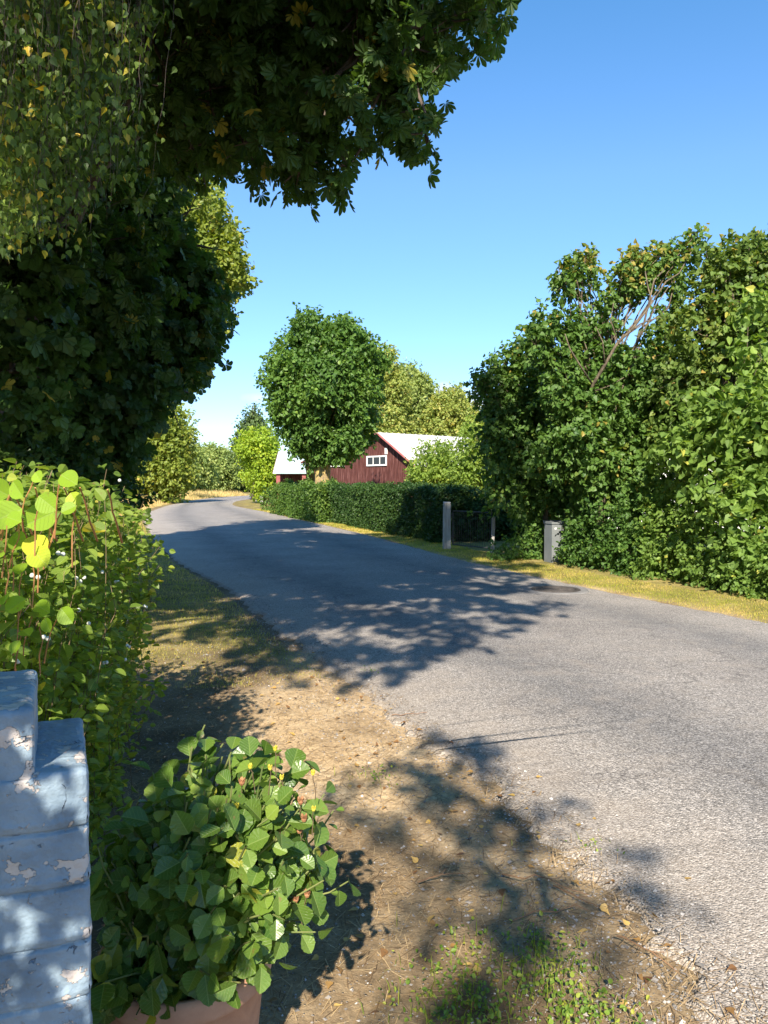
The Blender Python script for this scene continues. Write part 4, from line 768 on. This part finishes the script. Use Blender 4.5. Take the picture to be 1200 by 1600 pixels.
bushy('currant_shrub', 'low shrub at the foot of the big leaved sapling, right edge of the picture', 'shrub', [(1150, 905, 30, 11.1), (1180, 915, 26, 10.8), (1205, 925, 26, 10.5), (1210, 880, 34, 10.7), (1150, 865, 30, 11.3), (1240, 930, 34, 10.3), (1260, 880, 40, 10.4)], 11, 1180, 'ovate', .07, 90, 'sapling_leaf', r0=.03, back=.4)

# dark understory on the left behind the snowberry
bushy('hazel_shrub', 'dark shaded shrub under the maple behind the snowberry bush', 'shrub', [(40, 745, 40, 8), (110, 740, 38, 9), (165, 748, 32, 10.5), (200, 760, 24, 12), (60, 700, 40, 9), (0, 700, 60, 8), (-60, 720, 70, 7.5)], 9, 60, 'ovate', .09, 45, 'hedge_leaf', back=1, r0=.05)
# ------------------------------------------------------------------ snowberry bush (near left)
sroot = empty('snowberry_bush', (-1.9, 3.0, 0), 'sunlit snowberry bush with round leaves, reddish twigs and white berries behind the blue pillar', 'shrub')
def bush_edge(Y): return np.interp(Y, [1.3, 1.5, 2.4, 3.2, 4.0, 4.7, 5.0], [-.8, -.83, -1.0, -1.14, -1.3, -1.5, -1.75])
S = []
while len(S) < 900:
    Y_ = rng.uniform(1.45, 4.9); ex = float(bush_edge(Y_)); x_ = ex-rng.random()**1.6*1.4
    topz = 1.56+.06*math.sin(x_*5+Y_*3)-.05*max(0, (x_-ex+.25))/.25-.07*max(0, Y_-3.3)+rng.uniform(-.15, .1)
    S.append((x_, Y_, topz))
S = np.array(S); mb = MB(); P, TT, NN = [], [], []; tips = []
for x_, y_, z_ in S:
    b_ = np.array([x_-rng.uniform(.0, .5), y_+rng.uniform(-.25, .25), .0]); e_ = np.array([x_+rng.normal(0, .07), y_+rng.normal(0, .07), z_])
    if rng.random() < .5: e_ = np.array([x_+rng.uniform(-.05, .16), y_-rng.uniform(0, .2), z_*rng.uniform(.2, .95)])
    pts = limb_path(b_, e_, .12, 8, .04); mb.tube(pts, np.linspace(.0022, .0008, 8), 3, False); tips.append(pts[-1])
    m_ = 58; f = 1-.85*rng.random(m_)**1.3
    q = np.stack([np.interp(f, np.linspace(0, 1, 8), pts[:, j]) for j in range(3)], 1)
    side = nrm(rng.standard_normal((m_, 3))*np.array([1, 1, .4])); P.append(q+side*rng.uniform(0, .05, (m_, 1)))
    TT.append(side+UP*.15-UP*rng.random((m_, 1))*.5); NN.append(UP*.8+side*.3+rng.standard_normal((m_, 3))*.55)
mb.build('twigs', M['twig_dark'], sroot, world=True)
P, TT, NN = map(np.vstack, (P, TT, NN))
v = np.clip(.45+.15*sn(P, 4)+.2*rng.standard_normal(len(P)), 0, .95); v[rng.random(len(P)) < .012] = 1
V, Fc, v = scatter_leaves(P, TT, NN, .04*rng.uniform(.6, 1.3, len(P)), 'snow', v)
mobj('leaves', V, [Fc], M['snow_leaf'], sroot, attrs={'v': v, 'lx': LXY['x'], 'ly': LXY['y']}, world=True)
def ball(c, r, k=8):
    V = []; Fs = []; m_ = k//2+1
    for i in range(m_):
        th = math.pi*i/(m_-1)
        for j in range(k): V.append((c[0]+r*math.sin(th)*math.cos(2*math.pi*j/k), c[1]+r*math.sin(th)*math.sin(2*math.pi*j/k), c[2]+r*math.cos(th)))
    for i in range(m_-1):
        for j in range(k): Fs.append((i*k+j, (i+1)*k+j, (i+1)*k+(j+1) % k, i*k+(j+1) % k))
    return V, Fs
for a, b_, n_ in [(93, 866, 2), (50, 898, 2), (120, 908, 3), (160, 895, 1), (180, 908, 2), (225, 945, 2), (68, 1000, 2), (198, 1008, 2), (162, 1038, 2), (122, 952, 1), (188, 750, 1), (196, 1030, 1), (30, 1035, 1), (140, 975, 1)]:
    Y_ = float(np.interp(a, [0, 100, 170, 250], [1.55, 2.1, 2.9, 4.0]))-.1
    mb = MB(); c = at(a, b_, Y_)
    for k in range(n_): mb.add(*ball(c+np.array([k*.011, rng.normal(0, .004), rng.normal(0, .005)]), .0045+.0016*Y_/2, 10))
    mb.build('berry', M['berry'], sroot, smooth=True, world=True)
# bigger lime leaves at the left edge
lroot = empty('linden_sapling', (-1.0, 1.75, 0), 'young linden shoots with big glowing lime green leaves above the blue pillar', 'sapling')
mb = MB(); P, TT, NN, SZ = [], [], [], []
for a, b_, s_ in [(35, 795, 46), (85, 800, 42), (55, 835, 38), (20, 835, 30), (50, 858, 36), (35, 880, 22), (15, 775, 36), (60, 775, 34), (95, 742, 30), (55, 738, 20), (40, 935, 30), (55, 945, 28), (95, 950, 28), (35, 985, 22), (70, 965, 22), (8, 930, 26), (10, 808, 26), (110, 770, 26), (20, 752, 30), (120, 790, 22), (5, 860, 24), (30, 1000, 20)]:
    Y_ = rng.uniform(1.42, 1.6); c = at(a, b_, Y_); P.append(c-np.array([0, 0, .0])); SZ.append(s_*Y_/F*1.15)
    TT.append((rng.normal(.3, .5), -.4, rng.normal(-.3, .4))); NN.append((rng.normal(-.2, .3), -1.0, .45))
    mb.tube(limb_path(c+np.array([rng.normal(-.03, .02), .03, -.12]), c, .1, 5), np.linspace(.0016, .0009, 5), 4, False)
for x_ in (5, 18, 55, 100, 125, 168):
    c = at(x_, 762 if x_ != 168 else 765, 1.55); mb.tube(limb_path((c[0]-.03, 1.72, c[2]-.12), c, .0, 6, .03), np.linspace(.0026, .0016, 6), 6)
mb.tube(limb_path((-1.05, 1.8, 0), (-.95, 1.75, 1.4), .02, 9, .02), np.linspace(.01, .004, 9), 6)
mb.build('stems', noisemat('red_stem', [(.3, (.3, .13, .05)), (.7, (.45, .22, .09))], 9, bump=0), lroot, world=True)
V, Fc, v = scatter_leaves(np.array(P), np.array(TT), np.array(NN), np.array(SZ), 'round', rng.uniform(0, .85, len(P)))
mobj('leaves', V, [Fc], M['lime_leaf'], lroot, attrs={'v': v, 'lx': LXY['x'], 'ly': LXY['y']}, world=True)

# ------------------------------------------------------------------ blue brick pillar
ang = math.atan2(.39, .92); pil = empty('brick_pillar', (-.41, 1.05, 0), 'low brick gate pillar in flaking pale blue paint at the lower left corner', 'pillar', rz=ang)
def brick_grid(x0, x1, y0, y1, z0, z1, holes=()):
    """rounded box with displaced faces, local coordinates"""
    def sheet(o, a, b_, na, nb, nor):
        A = np.linspace(0, 1, na)[:, None, None]; B = np.linspace(0, 1, nb)[None, :, None]
        P = np.array(o)+A*np.array(a)+B*np.array(b_)
        P = P.reshape(-1, 3); return P, na, nb, np.array(nor, float)
    out = []
    for o_, a, b_, n_ in (((x0, y0, z0), (x1-x0, 0, 0), (0, 0, z1-z0), (0, -1, 0)), ((x1, y0, z0), (0, y1-y0, 0), (0, 0, z1-z0), (1, 0, 0)), ((x0, y0, z1), (x1-x0, 0, 0), (0, y1-y0, 0), (0, 0, 1)), ((x1, y1, z0), (x0-x1, 0, 0), (0, 0, z1-z0), (0, 1, 0)), ((x0, y1, z0), (0, y0-y1, 0), (0, 0, z1-z0), (-1, 0, 0))):
        la, lb = np.linalg.norm(a), np.linalg.norm(b_); out.append(sheet(o_, a, b_, max(4, int(la/.004)), max(4, int(lb/.0022)), n_))
    return out
def brick_mesh(mb, x0, x1, y0, y1, z0, z1, zc):
    C = np.array([(x0+x1)/2, (y0+y1)/2, (z0+z1)/2]); H = np.array([(x1-x0)/2, (y1-y0)/2, (z1-z0)/2]); rr_ = .009+.0
    for P, na, nb, n_ in brick_grid(x0, x1, y0, y1, z0, z1):
        q = P-C; inner_ = np.clip(q, -(H-rr_), H-rr_); e_ = q-inner_; l = np.linalg.norm(e_, axis=1, keepdims=True)
        q = np.where(l > 1e-6, inner_+e_/np.maximum(l, 1e-6)*np.minimum(l, rr_), q); P = q+C
        P = P+nrm(e_+1e-9)*(.0007*sn(P, 110, 1)+.0010*sn(P, 45)+.0012*sn(P, 17, 2))[:, None]; P = P-nrm(e_+1e-9)*(np.clip(np.linalg.norm(q-C*0, axis=1)*0+sn(P, 30, 5)-.35, 0, 1)*np.clip(l[:, 0]-.0095, 0, .004)*2)[:, None]
        if n_[2] == 0:      # mortar joints
            hz = P[:, 2]-.0015*np.sin(P[:, 0]*40)
            for jz in zc:
                d_ = np.exp(-((hz-jz)/.0024)**4)*(.75+.4*sn(P, 35, 3)); P = P-n_*d_[:, None]*.0075
                P = P+n_*(np.exp(-((hz-jz-.012)/.004)**2)*.0015)[:, None]
        idx = np.arange(na*nb).reshape(na, nb); Q = np.stack([idx[:-1, :-1], idx[1:, :-1], idx[1:, 1:], idx[:-1, 1:]], -1).reshape(-1, 4)
        mb.V.append(P); mb.B.setdefault(4, []).extend((Q+mb.n).tolist()); mb.n += len(P)
joints = [1.21-.0835-.0805*k for k in range(14)]
mb = MB(); brick_mesh(mb, -.5, 0, 0, .262, .0, 1.207, joints); brick_mesh(mb, -.5, -.068, .004, .255, 1.195, 1.298, [])
mb.build('brickwork', M['blue_paint'], pil, smooth=True)

# ------------------------------------------------------------------ pot plant
PX, PY = -.51, 1.93
pot = empty('potted_plant', (PX, PY, 0), 'bushy yellow flowering plant in a terracotta pot beside the blue pillar', 'potted plant')
mb = MB(); mb.lathe([(.001, .0), (.13, 0), (.15, .02), (.185, .2), (.2, .34), (.212, .345), (.22, .36), (.222, .395), (.216, .41), (.205, .41), (.196, .395), (.19, .33)], k=56); mb.build('pot', M['terracotta'], pot, smooth=True)
mb = MB(); mb.lathe([(.001, .36), (.1, .358), (.191, .345)], k=40); mb.build('soil', M['soil'], pot)
cc = np.array([.12, -.02, .66]); hh = np.array([.24, .29, .26])
mb = MB(); P, TT, NN, SZ = [], [], [], []; tl = []
for i in range(390):
    d = nrm(rng.standard_normal(3)+np.array([.15, -.25, .25])); rad = rng.uniform(.55, 1.05)
    e_ = cc+d*hh*rad*(1+.12*rng.standard_normal())
    if d[0] < 0: e_[0] -= .1*abs(d[0])
    if rng.random() < .12: e_ = np.array([rng.uniform(-.24, .1), rng.uniform(-.26, -.2), rng.uniform(.4, .5)])
    b_ = np.array([rng.normal(0, .06), rng.normal(0, .06), .34]); pts = limb_path(b_, e_, .1, 7, .05); mb.tube(pts, np.linspace(.004, .002, 7), 4, False); tl.append(e_)
    m_ = 6; f = np.linspace(.55, 1, m_)
    q = np.stack([np.interp(f, np.linspace(0, 1, 7), pts[:, j]) for j in range(3)], 1)
    side = nrm(d+rng.standard_normal((m_, 3))*.8); P.append(q+side*.008); TT.append(side-UP*.25); NN.append(UP*.7+d*.9+np.array([0, -.3, 0])+rng.standard_normal((m_, 3))*.4); SZ.append(np.full(m_, .047)*rng.uniform(.45, 1.45, m_))
mb.build('stems', noisemat('green_stem', [(.3, (.1, .14, .04)), (.7, (.2, .2, .07))], 9, bump=0), pot)
P, TT, NN = map(np.vstack, (P, TT, NN)); SZ = np.concatenate(SZ); v = np.clip(.42+.2*rng.standard_normal(len(P)), 0, .93); v[rng.random(len(P)) < .03] = 1
k = ~((P[:, 2] < .41) & ((P[:, 0] > .0) | (rng.random(len(P)) < .5))) & (P[:, 2] < .93); P, TT, NN, SZ, v = P[k], TT[k], NN[k], SZ[k], v[k]
V, Fc, v = scatter_leaves(P, TT, NN, SZ, 'big', v)
mobj('foliage', V, [Fc], M['pot_leaf'], pot, attrs={'v': v, 'lx': LXY['x'], 'ly': LXY['y']})
def flower(px_, py_, mat, name, r, Y_=1.83):
    c = at(px_, py_, Y_)-np.array([PX, PY, 0]); mb = MB()
    for k in range(9):
        a = k*2*math.pi/9+rng.random(); d = np.array([math.cos(a)*.7, math.sin(a)*.7, .8]); s_ = np.array([-math.sin(a), math.cos(a), 0])*r*.3
        mb.add([c, c+d*r*.6+s_, c+d*r*1.25*np.array([.6, .6, 1]), c+d*r*.6-s_], [(0, 1, 2, 3)])
    mb.add(*ball(c+np.array([0, 0, r*.2]), r*.45, 8))
    fl_ = mb.build(name, M[mat], pot); mb = MB(); mb.tube(limb_path(c-np.array([rng.normal(0, .01), -.02, .07]), c, .05, 5), .0011, 4, False); mb.build('stem', M['twig_dark'], fl_)
for a, b_ in [(391, 1200), (422, 1202), (430, 1172), (440, 1217), (490, 1266), (489, 1210), (370, 1262), (344, 1315), (368, 1365)]: flower(a, b_, 'bud', 'flower', .011, 1.8)
for a, b_ in [(438, 1292), (470, 1255), (475, 1282), (468, 1300), (378, 1225), (480, 1400), (405, 1485), (462, 1408)]: flower(a, b_, 'wilted', 'wilted_flower', .016)

# ------------------------------------------------------------------ small ground things (grass, stones, leaves, weeds)
def blades(n_, X_, Y_, h, w_, lean, v, bend=.5, z0=None):
    a = rng.random(n_)*2*math.pi; d = np.stack([np.cos(a), np.sin(a)], 1); ln_ = rng.random(n_)*lean
    z = ground_z(X_, Y_) if z0 is None else z0
    b0 = np.stack([X_, Y_, z-.005], 1); s_ = np.stack([-d[:, 1], d[:, 0], np.zeros(n_)], 1)*(w_/2)[:, None]
    mid = b0+np.stack([d[:, 0]*ln_*h*.4, d[:, 1]*ln_*h*.4, h*.6], 1); tip = b0+np.stack([d[:, 0]*ln_*h, d[:, 1]*ln_*h, h*(1-.3*ln_)], 1)
    V = np.stack([b0-s_, b0+s_, mid+s_*.8, mid-s_*.8, tip], 1).reshape(-1, 3); i = (np.arange(n_)*5)[:, None]
    return V, [i+np.array([[0, 1, 2, 3]]), i+np.array([[3, 2, 4]])], np.repeat(v, 5)
def grass_obj(name, label, n_, X_, Y_, h, w_, lean, v, mat='grass'):
    V, B, vv = blades(len(X_), X_, Y_, h, w_, lean, v); o = mobj(name, V, B, M[mat], attrs={'v': vv}); return tag(o, label, 'grass', kind='stuff')
# right verge
n_ = 75000; Y_ = 8+rng.random(n_)**1.7*42; rr_ = road_x(Y_)[1]; wid = np.interp(Y_, [8, 12, 18, 30, 50], [1.5, 1.15, 1.1, 1.6, 2.2]); X_ = rr_+.02+rng.random(n_)*wid
k = rng.random(n_) < .35+.65*np.clip((X_-rr_)/.3, 0, 1); X_, Y_ = X_[k], Y_[k]; s_ = np.clip(Y_/14, .8, 3)
grass_obj('verge_grass', 'short yellowing grass strip along the right edge of the road', 0, X_, Y_, rng.uniform(.015, .05, len(X_))*s_**.5, .005*s_, 1.2, np.clip(.6+.3*sn2(X_, Y_, 1.2)+.18*rng.standard_normal(len(X_)), 0, 1))
# left grass
n_ = 60000; Y_ = 6+rng.random(n_)**1.4*30; rl_ = road_x(Y_)[0]; X_ = rl_-.12-rng.random(n_)*np.interp(Y_, [6, 9, 36], [1.8, 2.4, 6])
k = (rng.random(n_) < np.clip((Y_-5.8-.8*sn2(X_, Y_, 1.5))/1.6, .05, 1)); X_, Y_ = X_[k], Y_[k]; s_ = np.clip(Y_/9, .8, 3)
grass_obj('verge_grass', 'worn shaded grass on the left verge behind the snowberry bush', 0, X_, Y_, rng.uniform(.012, .045, len(X_))*s_**.6, .004*s_, 1.4, np.clip(.62+.33*sn2(X_, Y_, 1.4, 2)+.18*rng.standard_normal(len(X_)), 0, 1))
# tall dry grass far left
n_ = 42000; Y_ = 30+rng.random(n_)*85; rl_ = road_x(Y_)[0]; X_ = rl_-.5-rng.random(n_)**1.1*np.interp(Y_, [30, 60, 92, 115], [9, 11, 14, 20])
hh_ = rng.uniform(.35, .95, n_)*np.clip((rl_-X_-.3)/1.8, .15, 1)*(1+.4*sn2(X_, Y_, .6))
grass_obj('tall_grass', 'tall dry meadow grass beyond the left edge of the far road', 0, X_, Y_, hh_, np.full(n_, .035), .7, np.clip(.6+.3*sn2(X_, Y_, .5)+.2*rng.standard_normal(n_), 0, 1), 'drygrass')
# straw on the dirt
n_ = 24000; X_ = rng.uniform(-1.6, 1.7, n_); Y_ = 2.1+rng.random(n_)**1.2*5.5; rl_ = road_x(Y_)[0]; k = (X_ < rl_+.25*rng.random(n_)) & (rng.random(n_) < .25+.75*np.clip(.5+sn2(X_, Y_, 1.2, 3)+np.exp(-((X_+.1)**2+(Y_-5)**2)/1.6), 0, 1)); X_, Y_ = X_[k], Y_[k]; n_ = len(X_)
a = rng.normal(.4, 1.1, n_); l = rng.uniform(.02, .09, n_); d = np.stack([np.cos(a), np.sin(a), rng.normal(.05, .15, n_)], 1)*l[:, None]; s_ = np.stack([-np.sin(a), np.cos(a), np.zeros(n_)], 1)*.0011
c = np.stack([X_, Y_, np.maximum(ground_z(X_, Y_), np.where(X_ > road_x(Y_)[0]-.1, .012, -9))+.006], 1); V = np.stack([c-d/2-s_, c-d/2+s_, c+d/2+s_, c+d/2-s_], 1).reshape(-1, 3)
tag(mobj('straw', V, [(np.arange(n_)*4)[:, None]+np.arange(4)[None]], M['straw'], attrs={'v': np.repeat(rng.random(n_), 4)}), 'dry straw and pine needles lying on the bare verge in the foreground', 'straw', kind='stuff')
# gravel
n_ = 26000; Y_ = 2.0+rng.random(n_)**1.5*9; rl_ = road_x(Y_)[0]; off = rng.normal(-.1, .35, n_)*(1+.0*Y_); X_ = rl_-off*1.0
k2 = rng.random(n_) < .35; X_ = np.where(k2, rl_-rng.random(n_)*2.2, X_); szs = rng.gamma(2.0, .0013, n_)+.0012
oc = np.array([(1, 0, 0), (0, 1, 0), (-1, 0, 0), (0, -1, 0), (0, 0, .6), (0, 0, -.6)]); of = np.array([(0, 1, 4), (1, 2, 4), (2, 3, 4), (3, 0, 4), (1, 0, 5), (2, 1, 5), (3, 2, 5), (0, 3, 5)])
onroad = X_ > rl_+.05; z = np.where(onroad, .016, ground_z(X_, Y_)+.003)
V = np.stack([X_, Y_, z], 1)[:, None]+(oc[None]+rng.normal(0, .22, (n_, 6, 3)))*szs[:, None, None]
tag(mobj('gravel', V.reshape(-1, 3), [((np.arange(n_)*6)[:, None, None]+of[None]).reshape(-1, 3)], M['stone'], attrs={'v': np.repeat(np.clip(rng.normal(.42, .24, n_), 0, 1), 6)}), 'loose gravel along the crumbling left edge of the asphalt', 'gravel', kind='stuff')
# fallen leaves
n_ = 800; X_ = rng.uniform(-2.2, 1.6, n_); Y_ = 2.2+rng.random(n_)*7; k = X_ < road_x(Y_)[0]+.4*rng.random(n_); X_, Y_ = X_[k], Y_[k]; n_ = len(X_)
P = np.stack([X_, Y_, np.where(X_ > road_x(Y_)[0]-.1, .02, ground_z(X_, Y_)+.012)], 1)
V, Fc, v = scatter_leaves(P, rng.standard_normal((n_, 3))*np.array([1, 1, .15]), UP+rng.standard_normal((n_, 3))*.3, rng.uniform(.02, .045, n_), 'birch', rng.random(n_))
tag(mobj('fallen_leaves', V, [Fc], M['deadleaf'], attrs={'v': v}), 'fallen dry leaves scattered over the dirt verge', 'leaves', kind='stuff')
# weeds at the bottom
cs = [gnd(*q) for q in [(690, 1530), (730, 1490), (700, 1570), (750, 1560), (830, 1500), (850, 1540), (880, 1560), (840, 1470), (900, 1580), (930, 1590), (880, 1500), (660, 1590), (730, 1600), (960, 1600), (820, 1570), (770, 1590), (735, 1630), (900, 1620)]]
P = np.vstack([np.column_stack([rng.normal(c[0], .06, 60), rng.normal(c[1], .08, 60)]) for c in cs]+[np.column_stack([rng.normal(g0[0], .05, 40), rng.normal(g0[1], .07, 40)]) for g0 in (gnd(925, 1325), gnd(590, 1215), gnd(575, 1050))])
n_ = len(P); P = np.column_stack([P, ground_z(P[:, 0], P[:, 1])+rng.uniform(.005, .05, n_)])
V, Fc, v = scatter_leaves(P, rng.standard_normal((n_, 3))+UP*.2, UP+rng.standard_normal((n_, 3))*.45, rng.uniform(.008, .02, n_), 'snow', rng.random(n_))
tag(mobj('clover_weeds', V, [Fc], M['weed'], attrs={'v': v}), 'patch of small green clover weeds at the bottom of the dirt verge', 'weeds', kind='stuff')
X_ = P[::3, 0]+rng.normal(0, .06, len(P[::3])); Y_ = P[::3, 1]+rng.normal(0, .06, len(P[::3])); n_ = len(X_)
grass_obj('weed_grass', 'thin green grass blades among the clover weeds in the foreground', 0, X_, Y_, rng.uniform(.03, .09, n_), np.full(n_, .0035), 1.0, rng.uniform(0, .35, n_))
# fallen twigs: individuals
lbs = ['long curved dry twig lying across the verge below the two shade blotches', 'pale dry twig near the gravel edge', 'thin twig beside the sunlit round patch of dirt', 'short dark twig at the edge of the asphalt', 'forked twig right of the weeds', 'thin pale twig lying on the sunny verge']
for (a, b_, l, an), lb in zip([(850, 1390, .35, -.5), (900, 1410, .22, -.9), (690, 1380, .2, .3), (1010, 1500, .25, -1), (860, 1440, .3, .2), (640, 1120, .25, .2)], lbs):
    g_ = gnd(a, b_); mb = MB(); z_ = .02; P = limb_path((-l/2*math.cos(an), -l/2*math.sin(an), z_), (l/2*math.cos(an), l/2*math.sin(an), z_+.005), .06, 8, .05); mb.tube(P, np.linspace(.003, .0015, 8), 5); q = P[4]; mb.tube([q, q+np.array([.04*math.cos(an+.7), .04*math.sin(an+.7), .006])], .0013, 4)
    o = mb.build('twig', M['straw'] if False else M['twig'], None); o.location = (*g_, 0); tag(o, lb, 'twig', 'fallen twigs on the verge')
